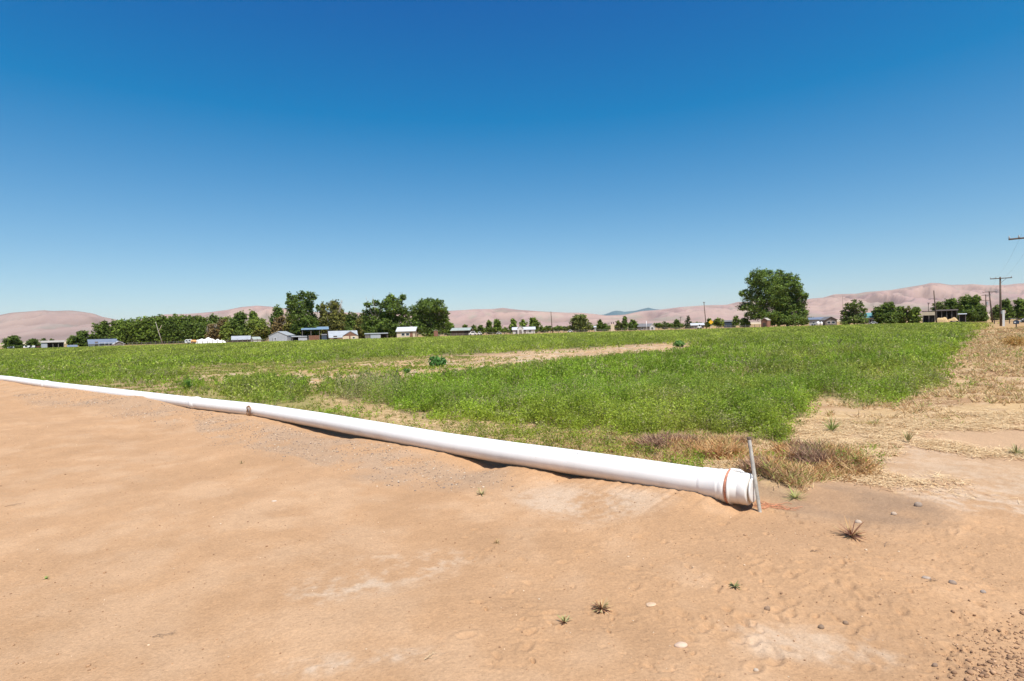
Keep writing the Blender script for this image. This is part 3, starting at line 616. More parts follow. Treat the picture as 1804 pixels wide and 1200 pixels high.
def small_stones():
    x, y = scatter(150000, -140, 1100, 4.8, 20); d = cover(x, y); n0 = fbm(x / .8, y / .8, 3, 651)
    k = (rng.uniform(size=len(x)) < d['gravel'] * (.3 + .7 * ss(-.4, .25, n0)) * .9) & (d['sd'] < -.2)
    x = x[k]; y = y[k]; r = np.hypot(x, y); rad = np.clip(rng.lognormal(-5.15, .35, len(x)), .003, .016) * (1 + r * .02)
    t = rng.uniform(size=(len(x), 1)); c = np.where(t < .35, [.22, .18, .16], np.where(t < .7, [.38, .29, .22], np.where(t < .9, [.46, .38, .30], [.56, .50, .43]))) * rng.uniform(.8, 1.2, (len(x), 1))
    stones('gravel', x, y, rad, c, 'mixed grey and cream gravel spread on the bank along the pipe', 'gravel')
    # clods and crumbs over the bare earth
    x, y = scatter(70000, -60, 1860, 2.3, 11); d = cover(x, y)
    w = .32 + .3 * ss(.1, .5, fbm(x / .5, y / .5, 3, 661)) + .35 * ss(900, 1300, d['u']) * ss(900, 1000, d['v']) * 0.5 + .9 * d['grey'] + 1.0 * ss(1640, 1800, d['u']) * ss(1080, 1190, d['v']) + .5 * ss(1000, 1300, d['u']) * ss(960, 860, d['v']) + 1.1 * ss(950, 1150, d['u']) * ss(1180, 1100, d['v']) * ss(860, 900, d['v']) * ss(.05, .4, fbm(x / .35, y / .35, 3, 663))
    k = (rng.uniform(size=len(x)) < w * .5) & (d['sd'] < -.2) ; x = x[k]; y = y[k]
    rad = np.clip(rng.lognormal(-5.85, .45, len(x)), .0014, .013)
    t = rng.uniform(size=(len(x), 1)); c = np.where(t < .5, [.27, .17, .105], np.where(t < .85, [.42, .27, .165], [.56, .45, .34])) * rng.uniform(.8, 1.2, (len(x), 1))
    stones('dirt_clods', x, y, rad, c, 'scattered small dirt clods and crumbs on the bare tan earth', 'dirt clods')
    # dense clod patch at the lower right corner
    u = rng.normal(1770, 60, 900); v = rng.normal(1165, 42, 900); p = at(u, v); rad = np.clip(rng.lognormal(-5.5, .5, 900), .0015, .014)
    t = rng.uniform(size=(900, 1)); c = np.where(t < .7, [.24, .15, .095], [.42, .28, .18]) * rng.uniform(.8, 1.2, (900, 1))
    stones('dirt_clods', p[:, 0], p[:, 1], rad, c, 'dense patch of dark dirt clods in the lower right corner', 'dirt clods')
small_stones()

# ------------------------------------------------------------------ irrigation pipe
def lerp_pipe(uu):
    return np.array([np.interp(uu, PU, PIPE[:, 0]), np.interp(uu, PU, PIPE[:, 1])])
def pipe():
    root = thing('irrigation_pipe', 'long white plastic irrigation pipe lying along the field edge', 'pipe', (PIPE[-1][0], PIPE[-1][1], 0))
    off = Vector(root.location)
    def P(uu):
        p = lerp_pipe(uu); return Vector((p[0], p[1], PIPE_CZ)) - off
    def seg(u0, u1, r, n=40):
        us = sorted(set([u0, u1] + [k for k in np.linspace(u0, u1, 9)]))
        MB_ = MB(); pts = [P(k) for k in us]
        MB_.tube(pts, r, n); return MB_
    ends = [-420, 85, 345, 1238]
    for a, b in zip(ends[:-1], ends[1:]):
        o = seg(a, b + .5, PIPE_R, 48).build('pipe_section', M['pvc'], root, True)
        fix(o)
    end_p = P(1325); d = (P(1325) - P(1240)).normalized()
    # bell (socket) end of each section, a slightly wider sleeve with rounded lips
    def bell(uc, L0, L1, name='coupling', mt='pvc'):
        c = P(uc); dd = (P(uc + 15) - P(uc - 15)).normalized()
        prof = [(L0, PIPE_R - .002), (L0 + .02, PIPE_R + .004), (L0 + .06, PIPE_R + .009), (L1 - .14, PIPE_R + .009), (L1 - .11, PIPE_R + .020), (L1 - .07, PIPE_R + .020), (L1 - .05, PIPE_R + .010), (L1 - .01, PIPE_R + .011), (L1, PIPE_R - .002)]
        mb = MB(); mb.tube([c + dd * s for s, _ in prof], [r for _, r in prof], 48); o = mb.build(name, M[mt], root, True); fix(o); return o
    bell(345, -.22, .12); bell(85, -.25, .14)
    # last joint: sleeve, rusty band, raised ring and the closing cap
    c = P(1240)
    prof = [(-.02, PIPE_R), (0, PIPE_R + .006), (.02, PIPE_R + .008), (.17, PIPE_R + .009), (.18, PIPE_R + .013), (.195, PIPE_R + .013), (.205, PIPE_R + .009), (.215, PIPE_R + .012), (.235, PIPE_R + .016), (.27, PIPE_R + .018), (.275, PIPE_R + .012)]
    mb = MB(); mb.tube([c + d * s * .83 for s, _ in prof], [r for _, r in prof], 56); fix(mb.build('coupling', M['pvc'], root, True))
    mb = MB(); prof = [(.279, PIPE_R + .014), (.282, PIPE_R + .023), (.288, PIPE_R + .025), (.292, PIPE_R + .019), (.296, PIPE_R + .025), (.302, PIPE_R + .023), (.305, PIPE_R + .014)]
    mb.tube([c + d * s * .83 for s, _ in prof], [r for _, r in prof], 56, True); fix(mb.build('band', M['rust'], root, True))['label'] = 'rust coloured band round the pipe end'
    prof = [(.307, PIPE_R + .012), (.309, PIPE_R + .026), (.322, PIPE_R + .028), (.328, PIPE_R + .018), (.34, PIPE_R + .010), (.40, PIPE_R + .007), (.405, PIPE_R + .003), (.412, PIPE_R + .007), (.485, PIPE_R + .005), (.495, PIPE_R + .002), (.50, PIPE_R - .006), (.502, PIPE_R - .02), (.50, PIPE_R - .05), (.49, .02)]
    mb = MB(); mb.tube([c + d * s * .83 for s, _ in prof], [r for _, r in prof], 56); cap = fix(mb.build('end_cap', M['pvc_cap'], root, True))
    # pale rim plate standing a finger's width off the cap
    mb = MB(); mb.tube([c + d * s * .83 for s in (.518, .521, .532, .535)], [PIPE_R - .03, PIPE_R - .022, PIPE_R - .022, PIPE_R - .03], 56); fix(mb.build('end_plate', M['pvc_cap'], root, True))
    # little lever on top of the joint
    mb = MB(); top = c + d * .28 + Vector((0, 0, PIPE_R + .022)); mb.tube([top - d * .03, top, top + d * .05, top + d * .085 - Vector((0, 0, .008))], [.012, .014, .013, .004], 10); fix(mb.build('latch', M['pvc_cap'], root, True))
    # outlet holes: near-black discs on the surface, painting the shade inside
    for uu, an in ((1015, 52), (1025, 62)):
        p = P(uu); dd = (P(uu + 15) - P(uu - 15)).normalized(); nn = Vector((dd.y, -dd.x, 0)); nn = -nn if nn.y > 0 else nn
        q = nn * math.cos(R(an)) + Vector((0, 0, math.sin(R(an)))); mb = MB(); mb.tube([p + q * (PIPE_R - .004), p + q * (PIPE_R + .0015)], .006, 10); mb.build('outlet', M['dark'], root)
def fix(o):
    me = o.data
    # sharp end caps keep their crease
    keys = set()
    for pl in me.polygons:
        if len(pl.vertices) > 8: pl.use_smooth = False; keys |= set(pl.edge_keys)
    for e in me.edges:
        if e.key in keys: e.use_edge_sharp = True
    return o
pipe()

def stake():
    b = at(1338.5, 897.5); x, y = b; z = H1(x, y)
    t, D = atd(1319, 770, y - .02)[0], 0
    ty = y + .14; tx, tz = atd(1319.5, 771, ty); tx = float(tx); tz = float(tz)
    root = thing('metal_stake', 'grey metal stake leaning against the capped end of the pipe', 'stake', (x, y, z))
    mb = MB(); top = Vector((tx - x, ty - y, tz - z)); d = top.normalized(); mb.tube([d * -.1, d * .02, top * .5, top - d * .02], [.0155, .0155, .0155, .0155], 16)
    fix(mb.build('shaft', M['galv'], root, True))
    mb = MB(); mb.tube([top - d * .02, top - d * .016, top + d * .004, top + d * .006], [.016, .0185, .0185, .014], 16); mb.build('tip', M['pole'], root, True)
stake()
def twine():
    rnd = random.Random(3); root = MB()
    for k in range(9):
        u0, v0 = 1335 + rnd.uniform(-12, 6), 888 + rnd.uniform(-3, 5); u1, v1 = 1408 + rnd.uniform(-50, 12), 897 + rnd.uniform(-7, 5); pts = []
        for i in range(12):
            t = i / 11; p = at(u0 + (u1 - u0) * t, v0 + (v1 - v0) * t + math.sin(t * 9 + k) * 1.4 + rnd.uniform(-.8, .8)); pts.append((p[0], p[1], H1(p[0], p[1]) + .005 + .006 * rnd.random()))
        root.tube(pts, .0021, 6)
    o = root.build('twine', M['twine']); tag(o, 'frayed orange twine lying on the soil beside the stake', 'twine')
twine()

# ------------------------------------------------------------------ single stones and weeds on the bare track
def rock(u, v, w, h, col, label, seed, cat='stone'):
    p = at(u, v); D = p[1]; rx = w / 2 * D / 1000; mb = MB(); rz = h * .5 * D / 1000
    rnd = random.Random(seed); n, m = 18, 9; vs = []; fs = []
    ph0 = rnd.random() * 6
    for i in range(m + 1):
        ph = math.pi * i / m
        for k in range(n):
            th = 2 * math.pi * k / n; q = 1 + .07 * math.sin(2 * th + ph0) + .05 * math.sin(3 * th + 2 * ph + ph0 * 2)
            vs.append((rx * q * math.sin(ph) * math.cos(th), rx * .72 * q * math.sin(ph) * math.sin(th), rz * q * math.cos(ph)))
    for i in range(m):
        for k in range(n): fs.append((i * n + k, (i + 1) * n + k, (i + 1) * n + (k + 1) % n, i * n + (k + 1) % n))
    mb.add(vs, fs); o = mb.build('stone', mat('stone_' + str(seed), col, .8, .12, 30, .15), None, True); o.location = (p[0], p[1], H1(p[0], p[1]) + rz * .25); o.rotation_euler.z = rnd.uniform(-.5, .2)
    return tag(o, label, cat)
rock(1200, 1139, 24, 9, (.54, .385, .28), 'smooth pale oval stone half buried in the foreground earth', 1)
rock(1147, 1070, 20, 4, (.54, .37, .24), 'flat tan stone up and left of the pale oval stone', 2)
rock(1618, 897, 13, 12, (.29, .22, .17), 'grey stone at the right edge of the brown soil patch', 3)
rock(1575, 911, 9, 8, (.45, .34, .25), 'small light stone in the brown soil patch', 4)
rock(1512, 921, 12, 9, (.43, .33, .25), 'light stone just behind the dried star shaped weed', 5)
rock(1447, 1112, 12, 9, (.22, .15, .10), 'dark clod right of centre in the rough dented earth', 6, 'clod')
rock(1490, 1106, 9, 9, (.26, .17, .11), 'round dark clod, the right one of two near the dented earth', 7, 'clod')
rock(1352, 1082, 11, 11, (.26, .17, .11), 'dark clod on the left rim of the dented earth', 8, 'clod')
rock(1678, 1041, 12, 10, (.27, .20, .155), 'grey pebble near the right edge above the corner clods', 9)
rock(1632, 1033, 14, 6, (.36, .28, .22), 'flat grey pebble beside a thin stick at the right', 10)
rock(1732, 1054, 9, 8, (.30, .24, .20), 'small dark pebble, rightmost of those above the corner clods', 11)
rock(1332, 1180, 9, 8, (.46, .37, .28), 'tiny whitish pebble low in the foreground right of the oval stone', 12)
rock(483, 879, 9, 3, (.52, .42, .33), 'white chip of stone on the smooth left part of the track', 13)
rock(1647, 1173, 10, 9, (.24, .16, .11), 'dark clod by itself left of the dense corner clods', 14, 'clod')

def weed(name, u, v, wpx, n, cols, label, seed, up=.5, cat='weed', wid=1.0, flat=0.0):
    rs = np.random.default_rng(seed); p = at(u, v); D = p[1]; L = wpx / 2 * D / 1000
    az = rs.uniform(0, 6.28, n); el = np.abs(rs.normal(up, .35, n)) * (1 - flat); ln = L * rs.uniform(.45, 1.1, n)
    VV = []; CC = []; FF = []; off = 0
    for i in range(n):
        d = np.array([math.cos(az[i]) * math.cos(el[i]), math.sin(az[i]) * math.cos(el[i]), math.sin(el[i])]) * ln[i]
        w = np.cross(d, [0, 0, 1.]); w = w / (np.linalg.norm(w) + 1e-9) * (.0022 * wid * rs.uniform(.6, 1.4))
        droop = np.array([0, 0, -.25 * ln[i] * rs.uniform(0, 1)])
        pts = [d * 0 + [0, 0, .003], d * .4 + [0, 0, .03 * ln[i]], d * .75 + droop * .35 + [0, 0, .004], d + droop * .7 + [0, 0, .004]]
        ws = [.8, 1.2, 1.0, .15]; V = []
        for q, k in zip(pts, ws): q = np.array(q); q[2] = max(q[2], .002); V += [q - w * k, q + w * k]
        c = np.array(cols[rs.integers(len(cols))]) * rs.uniform(.8, 1.2)
        VV += V; CC += [c] * 8; FF += [(off + 2 * j, off + 2 * j + 1, off + 2 * j + 3, off + 2 * j + 2) for j in range(3)]; off += 8
    o = npmesh(name, np.array(VV), np.array(FF), DRY, col=np.array(CC)); o.location = (p[0], p[1], H1(p[0], p[1]))
    return tag(o, label, cat)
BR = [(.30, .15, .08), (.42, .25, .12), (.22, .10, .07), (.48, .36, .18)]; GR = [(.20, .22, .08), (.27, .28, .11), (.36, .32, .16)]; MX = BR[:3] + GR
weed('weed', 1500, 948, 78, 70, BR, 'dried reddish star shaped weed sprawling right of the stake', 21, .45, wid=1.5)
weed('weed', 1060, 1075, 48, 100, BR + [(.50, .36, .20), (.34, .30, .13)], 'flat round rosette of tan and reddish dry weed in the foreground', 22, .35, wid=1.3)
weed('weed', 995, 1102, 38, 20, GR[1:] + [(.4, .2, .1)], 'small green tufted weed left of the dry rosette', 23, .7, wid=1.4)
weed('weed', 1295, 1042, 28, 36, GR, 'little olive green weed midway in the rough foreground', 24, .4, wid=1.3)
weed('weed', 848, 870, 34, 30, GR + BR[3:], 'low pale green weed on the track in front of the pipe', 25, .3, wid=1.4)
weed('weed', 875, 957, 20, 24, BR[1:2] + BR[3:], 'tiny straw coloured dead weed at the middle of the track', 26, .4)
weed('weed', 80, 1010, 18, 14, [(.18, .27, .07), (.24, .30, .09)], 'tiny bright green seedling on the left part of the track', 27, .4)
weed('weed', 425, 814, 12, 14, GR, 'tiny olive weed on the gravelly left slope', 28, .5)
weed('weed', 1400, 880, 56, 60, [(.30, .34, .10), (.44, .42, .17), (.40, .36, .16)], 'light green grass tuft on brown soil right of the stake', 29, .55, 'grass tuft', .9)
def wreath():
    rnd = random.Random(8); p = lerp_pipe(453); dd = lerp_pipe(460) - lerp_pipe(446); dd /= np.linalg.norm(dd); nn = np.array([dd[1], -dd[0]]); nn = -nn if nn[1] > 0 else nn
    c = Vector((p[0] + nn[0] * (PIPE_R + .03), p[1] + nn[1] * (PIPE_R + .03), .15)); mb = MB()
    for k in range(16):
        a0 = rnd.uniform(0, 6.28); pts = []
        for i in range(7):
            a = a0 + i * .34; rr = rnd.uniform(.85, 1.2); pts.append(c + Vector((dd[0], dd[1], 0)) * (.062 * rr * math.cos(a)) + Vector((0, 0, .095 * rr * math.sin(a))) + Vector((nn[0], nn[1], 0)) * rnd.uniform(-.02, .03))
        mb.tube(pts, .004, 4)
    for k in range(26):
        q = c + Vector((dd[0] * rnd.uniform(-.09, .09), dd[1] * rnd.uniform(-.09, .09), rnd.uniform(-.14, -.05))); mb.tube([q, q + Vector((rnd.uniform(-.04, .04), rnd.uniform(-.04, .02), rnd.uniform(-.02, .05)))], .004, 4)
    tag(mb.build('dead_weed', mat('dead_weed_stem', (.32, .17, .08), .9, .4, 30)), 'ring of dead brown weed caught on the pipe past its left joint', 'weed')
wreath()
weed('weed', 697, 783, 18, 50, [(.45, .26, .12), (.36, .2, .1)], 'small rusty dead weed at the foot of the pipe', 31, .7)
weed('weed', 1465, 755, 60, 110, [(.18, .26, .06), (.26, .32, .09), (.36, .38, .14)], 'isolated green weed in the straw right of the crop', 32, .8, wid=1.3)
weed('weed', 1600, 780, 50, 50, [(.28, .28, .12), (.4, .38, .18), (.48, .38, .2)], 'thin grey green grass stalks standing in the right hand straw', 33, 1.2, wid=1.3)
weed('weed', 1790, 800, 46, 60, [(.3, .32, .14), (.45, .38, .2)], 'grey green weed at the right edge of the picture', 34, .9, wid=1.5)
weed('weed', 330, 684, 40, 130, [(.10, .20, .04), (.14, .25, .05)], 'rounded green weed clump behind the left part of the pipe', 35, .95, wid=5)
def twig(u, v, w, label, seed, cat='twig', col=(.22, .15, .10)):
    rnd = random.Random(seed); p = at(u, v); L = w * p[1] / 1000; mb = MB(); an = rnd.uniform(0, .8)
    def br(a, ang, l, r, dep):
        pts = [a]; q = Vector(a)
        for i in range(4): ang += rnd.uniform(-.3, .3); q = q + Vector((math.cos(ang), math.sin(ang), 0)) * l / 4; q.z = .004 + rnd.uniform(0, .01); pts.append(tuple(q))
        mb.tube(pts, [r * (1 - .18 * i) for i in range(5)], 5)
        if dep:
            for k in (1, 2, 3): br(pts[k], ang + rnd.choice((-1, 1)) * rnd.uniform(.4, 1), l * .45, r * .6, dep - 1)
    br((-L / 2, 0, .004), an, L, .0022, 1)
    o = mb.build('twig', mat('twig_bark_' + str(seed), col, .9, .3, 40)); o.location = (p[0], p[1], H1(p[0], p[1]))
    return tag(o, label, cat)
twig(288, 1112, 40, 'dry branching twig on the smooth lower left earth', 1)
twig(1572, 968, 26, 'thin dark stick right of the dried star shaped weed', 2)
twig(1645, 1040, 26, 'thin stick lying beside a flat grey pebble', 3)
twig(1435, 988, 14, 'short dark stick on the earth below the stake', 4)
twig(760, 1166, 24, 'pale straw stick at the bottom edge of the track', 5, col=(.55, .42, .25))
twig(20, 884, 24, 'short dark twig at the left edge of the track', 6)

# leafy weeds that stand by themselves in the field
def leafy(name, u, v, w, h, n, ls, col, label, seed):
    global rng
    keep = rng; rng = np.random.default_rng(seed); p = at(u, v, -.05); D = p[1]; rx = w / 2 * D / 1000; hz = h * D / 1000
    d = rdir(n); q = rng.uniform(.55, 1, (n, 1)); P = d * q * [rx, rx * .8, hz * .55] + [0, 0, hz * .5]
    nr_ = nrm(d + rdir(n) * .7 + [0, 0, .6]); A = nrm(np.cross(nr_, rdir(n))); B = np.cross(nr_, A); L = ls * rng.uniform(.6, 1.3, (n, 1))
    V, F = quads(P, A * L, B * L * .65); c = np.array(col) * rng.uniform(.7, 1.35, (n, 1))
    o = npmesh(name, V, F, CROP, col=np.repeat(c, 4, 0)); o.location = (p[0], p[1], H1(p[0], p[1])); rng = keep
    return tag(o, label, 'weed')
leafy('broadleaf_weed', 770, 647, 34, 20, 230, .10, (.08, .19, .04), 'round dark green broadleaf weed standing in the bare strip', 41)
leafy('broadleaf_weed', 716, 658, 12, 9, 90, .07, (.10, .20, .05), 'smaller green weed left of the round broadleaf weed', 42)
leafy('broadleaf_weed', 1196, 611, 22, 11, 160, .12, (.11, .21, .05), 'green bush at the right tip of the bare strip', 43)

# tumbleweeds by the right road
def tumble(u, v, w, h, label, seed, cols):
    global rng
    keep = rng; rng = np.random.default_rng(seed); p = at(u, v); D = p[1]; rx = w / 2 * D / 1000; hz = h * D / 1000; n = 1500
    d = rdir(n); q = rng.uniform(.2, 1, (n, 1)); P = d * q * [rx, rx, hz * .55] + [0, 0, hz * .45]; A = nrm(d + rdir(n) * .8) * rx * .16; B = nrm(np.cross(A, rdir(n))) * .012 * (D / 25)
    V, F = blades(P, A, B); c = np.array(cols)[rng.integers(len(cols), size=n)] * rng.uniform(.8, 1.2, (n, 1))
    o = npmesh('tumbleweed', V, F, DRY, col=np.repeat(c, 4, 0)); o.location = (p[0], p[1], H1(p[0], p[1])); rng = keep
    return tag(o, label, 'tumbleweed')
tumble(1786, 612, 36, 20, 'golden dry bush on the bank at the right edge', 51, [(.50, .32, .10), (.55, .42, .16), (.38, .2, .07)])
tumble(1800, 586, 18, 9, 'low yellow dry bush in front of the mailbox', 52, [(.50, .36, .12), (.58, .45, .2)])

# ------------------------------------------------------------------ trees: trunk with limbs, crown of leaf clumps
def facing(x, D): return -math.atan2(x, D)
TREE_N = [0, 0]
ORD = 'first second third fourth fifth sixth seventh eighth ninth tenth eleventh twelfth thirteenth fourteenth fifteenth sixteenth seventeenth eighteenth nineteenth twentieth twenty-first twenty-second twenty-third twenty-fourth'.split()
def tree(name, label, u, vtop, w, D, kind='round', col=(.062, .105, .028), group=None, dens=1.0, blobs=None, base=-.1, cat='tree', low=None):
    label = label.replace('#', ORD[TREE_N[1]] if TREE_N[1] < len(ORD) else '')
    TREE_N[0] += 1; sd_ = 900 + TREE_N[0]; rs = np.random.default_rng(sd_); rnd = random.Random(sd_)
    x, zt = atd(u, vtop, D); x = float(x); zt = float(zt); Hh = zt - base
    cosq = D / math.hypot(x, D); W = w * D / 1000 * cosq; px = D / 568
    root = thing(name, label, cat, (x, D, base), facing(x, D), group)
    # blobs in normalised coordinates: (x -.5...5, z 0..1, radius as a share of the width, radius z as a share of height)
    if blobs is None:
        blobs = []
        if kind == 'poplar':
            for k in range(9):
                z = .08 + .86 * k / 8; blobs.append((rnd.uniform(-.12, .12), z, .34 * math.sin(math.pi * min(.93, z * .7 + .2)) + .14, .12))
        elif kind == 'conifer':
            for k in range(9):
                z = .06 + .88 * k / 8; blobs.append((rnd.uniform(-.05, .05) * (1 - z), z, .48 * (1 - z) ** .75 + .05, .09))
        elif kind == 'bush':
            for k in range(9):
                a = rnd.uniform(-.34, .34); blobs.append((a, rnd.uniform(.15, .5) + .24 * (1 - (a / .36) ** 2), rnd.uniform(.14, .24), rnd.uniform(.18, .28)))
        elif kind == 'open':
            blobs.append((0, .35, .28, .3))
            for k in range(16):
                a = rnd.uniform(-.4, .4); z = rnd.uniform(.12, .9) ; blobs.append((a * (.5 + .6 * math.sin(math.pi * z)), z, rnd.uniform(.09, .2), rnd.uniform(.06, .13)))
        else:
            for k in range(18):
                z = .12 + .74 * (k / 17) + rnd.uniform(-.03, .03); wd = .5 * math.sin(math.pi * min(.93, z * .78 + .19)) ** .5
                a = rnd.uniform(-1, 1) * max(.02, wd - .17); blobs.append((a, z, rnd.uniform(.15, .22), rnd.uniform(.11, .17)))
            blobs += [(0, .42, .36, .34), (rnd.uniform(-.08, .08), .86, .2, .13), (0, .14, .34, .13)]
    # wood
    mb = MB(); tr = max(.10, .018 * Hh) * (1.2 if kind != 'poplar' else .8)
    tp = .8 if kind in ('poplar', 'conifer') else .5
    top = Vector((rnd.uniform(-.04, .04) * W, 0, Hh * tp)); mb.tube([(0, 0, -.2), (rnd.uniform(-.02, .02) * W, 0, Hh * tp * .5), top], [tr * 1.3, tr, tr * .45], 7)
    if kind not in ('conifer', 'bush', 'poplar'):
        for b in blobs[:: 2 if len(blobs) > 12 else 1][:9]:
            s = rnd.uniform(.12, .4) * Hh; e = Vector((b[0] * W, rnd.uniform(-.2, .2) * W, b[1] * Hh)); mid = Vector((e.x * .5, e.y * .5, (s + e.z) * .5 + .03 * Hh))
            mb.tube([(0, 0, s), mid, e], [tr * .55, tr * .34, tr * .12], 5)
    if kind == 'dead' or kind == 'openbare':
        for k in range(26 if kind == 'dead' else 14):
            a = rnd.uniform(-.42, .42); s = rnd.uniform(.1, .5) * Hh; z = rnd.uniform(.55, 1.0); e = Vector((a * W, rnd.uniform(-.3, .3) * W, z * Hh)); m_ = Vector((e.x * .55, e.y * .5, s + (e.z - s) * .5))
            mb.tube([(0, 0, s), m_, e], [tr * .3 + .03, .05 + .04, .03], 4)
            for j in range(3):
                q = m_ + (e - m_) * rnd.uniform(.1, .8); mb.tube([q, q + Vector((rnd.uniform(-.08, .08) * W, rnd.uniform(-.08, .08) * W, rnd.uniform(.03, .12) * Hh))], [.05, .02], 4)
    mb.build('trunk', M['pole'] if kind not in ('dead', 'openbare') else PALEBARK, root, True)
    # crown
    P = []; N_ = []; Kc = []
    tot = sum(b[2] * W * b[3] * Hh * 3.14 for b in blobs)
    nl = int(dens * 10 * tot / (px * px * 1.0)); nl = max(90, min(nl, 26000))
    for b in blobs:
        share = b[2] * W * b[3] * Hh * 3.14 / tot; n = max(10, int(nl * share)); cs = 9; nc = max(3, n // cs)
        R3 = np.array([b[2] * W, b[2] * W * .95, b[3] * Hh]); c0 = np.array([b[0] * W, rnd.uniform(-.18, .18) * W * (kind not in ('poplar', 'conifer')), b[1] * Hh])
        d = rdir_(rs, nc); q = rs.uniform(0, 1, (nc, 1)) ** .4; q = .15 + .93 * q; q = q * np.where(rs.uniform(size=(nc, 1)) < .14, rs.uniform(1.05, 1.38, (nc, 1)), 1); cc = c0 + d * q * R3
        cr = max(px * .55, .10 * min(b[2] * W, b[3] * Hh * 2)) ; kcol = np.exp(rs.normal(0, .32, nc))
        idx = np.repeat(np.arange(nc), cs); pts = cc[idx] + rs.normal(size=(len(idx), 3)) * cr * [1, 1, .8]
        P.append(pts); N_.append(d[idx]); Kc.append(kcol[idx])
    P = np.concatenate(P); N_ = np.concatenate(N_); Kc = np.concatenate(Kc); P[:, 2] = np.maximum(P[:, 2], .1)
    nr_ = nrm(N_ * .8 + rdir_(rs, len(P)) + [0, 0, .5]); A = nrm(np.cross(nr_, rdir_(rs, len(P)))); B = np.cross(nr_, A)
    L = px * .72 * rs.uniform(.6, 1.3, (len(P), 1))
    V, F = quads(P, A * L, B * L * .7)
    c = np.array(col)[None] * np.array([1.62, 1.38, .85]) * Kc[:, None] * rs.uniform(.65, 1.4, (len(P), 1)); yl = rs.uniform(size=(len(P), 1)) < .12; c = np.where(yl, c * [1.5, 1.3, 1.1], c)
    npmesh('crown', V, F, LEAF, root, col=np.repeat(c, 4, 0))
    return root
def rdir_(rs, n):
    d = rs.normal(size=(n, 3)); return d / np.linalg.norm(d, axis=1, keepdims=True)
DK = (.060, .105, .027); MD = (.080, .135, .032); YG = (.095, .145, .040); OL = (.095, .112, .042); GG = (.085, .12, .05); BRN = (.115, .10, .062)

# grove behind the white house
k = 0
for row, (D, n, u0, u1) in enumerate([(300, 22, 250, 420), (268, 20, 172, 330), (258, 9, 330, 412)]):
    for i in range(n):
        r = random.Random(row * 100 + i); u = u0 + (u1 - u0) * i / (n - 1) + r.uniform(-3, 3)
        vt = np.interp(u, [167, 180, 205, 250, 300, 340, 420], [568, 565, 561, 559, 557, 557.5, 559]) + r.uniform(-1.5, 3) + (3 if row == 1 else 9 if row == 2 else 0)
        TREE_N[1] = i; lab = ['slim poplar in the grove back row, # from its left end', 'green poplar in the grove front row, # from its left end', 'low tree before the grove near the tarpaulin pile, # from the left'][row]
        tree('poplar_tree' if row < 2 else 'grove_tree', lab, u, vt, r.uniform(17, 23) if row < 2 else r.uniform(20, 26), D + r.uniform(-5, 5), 'poplar' if row < 2 else 'round', (MD if r.random() < .6 else DK) if row < 2 else (OL if r.random() < .35 else DK), ['poplars in the back row of the grove', 'poplars in the front row of the grove', 'low trees at the grove front'][row], dens=.8)
for i in range(8):
    r = random.Random(700 + i); TREE_N[1] = i; tree('poplar_tree', 'distant poplar seen between the two tall cottonwood groups, # from the left', 594 + i * 8, 553 + r.uniform(-1, 2), 18, 330, 'poplar', DK, 'distant poplars between the cottonwoods', dens=.8)
def lean_trunk(u0, v0, u1, v1, D, label):
    x, z = atd(u0, v0, D); x1, z1 = atd(u1, v1, D); o = MB().tube([(0, 0, -.5), (float(x1 - x) * .6, 0, float(z1 + .1) * .55), (float(x1 - x), 0, float(z1 + .1))], [.2, .15, .07], 7)
    root = thing('bare_tree', label, 'bare tree', (float(x), D, -.1)); o.build('trunk', PALEBARK, root, True)
    b = MB(); b.tube([(float(x1 - x) * .6, 0, float(z1 + .1) * .55), (float(x1 - x) * .6 + 1.5, 0, float(z1 + .1) * .85)], [.14, .05], 5); b.build('limb', M['cream'], root, True)
lean_trunk(287, 600, 274, 567, 252, 'leaning bare pale trunk in front of the green grove')
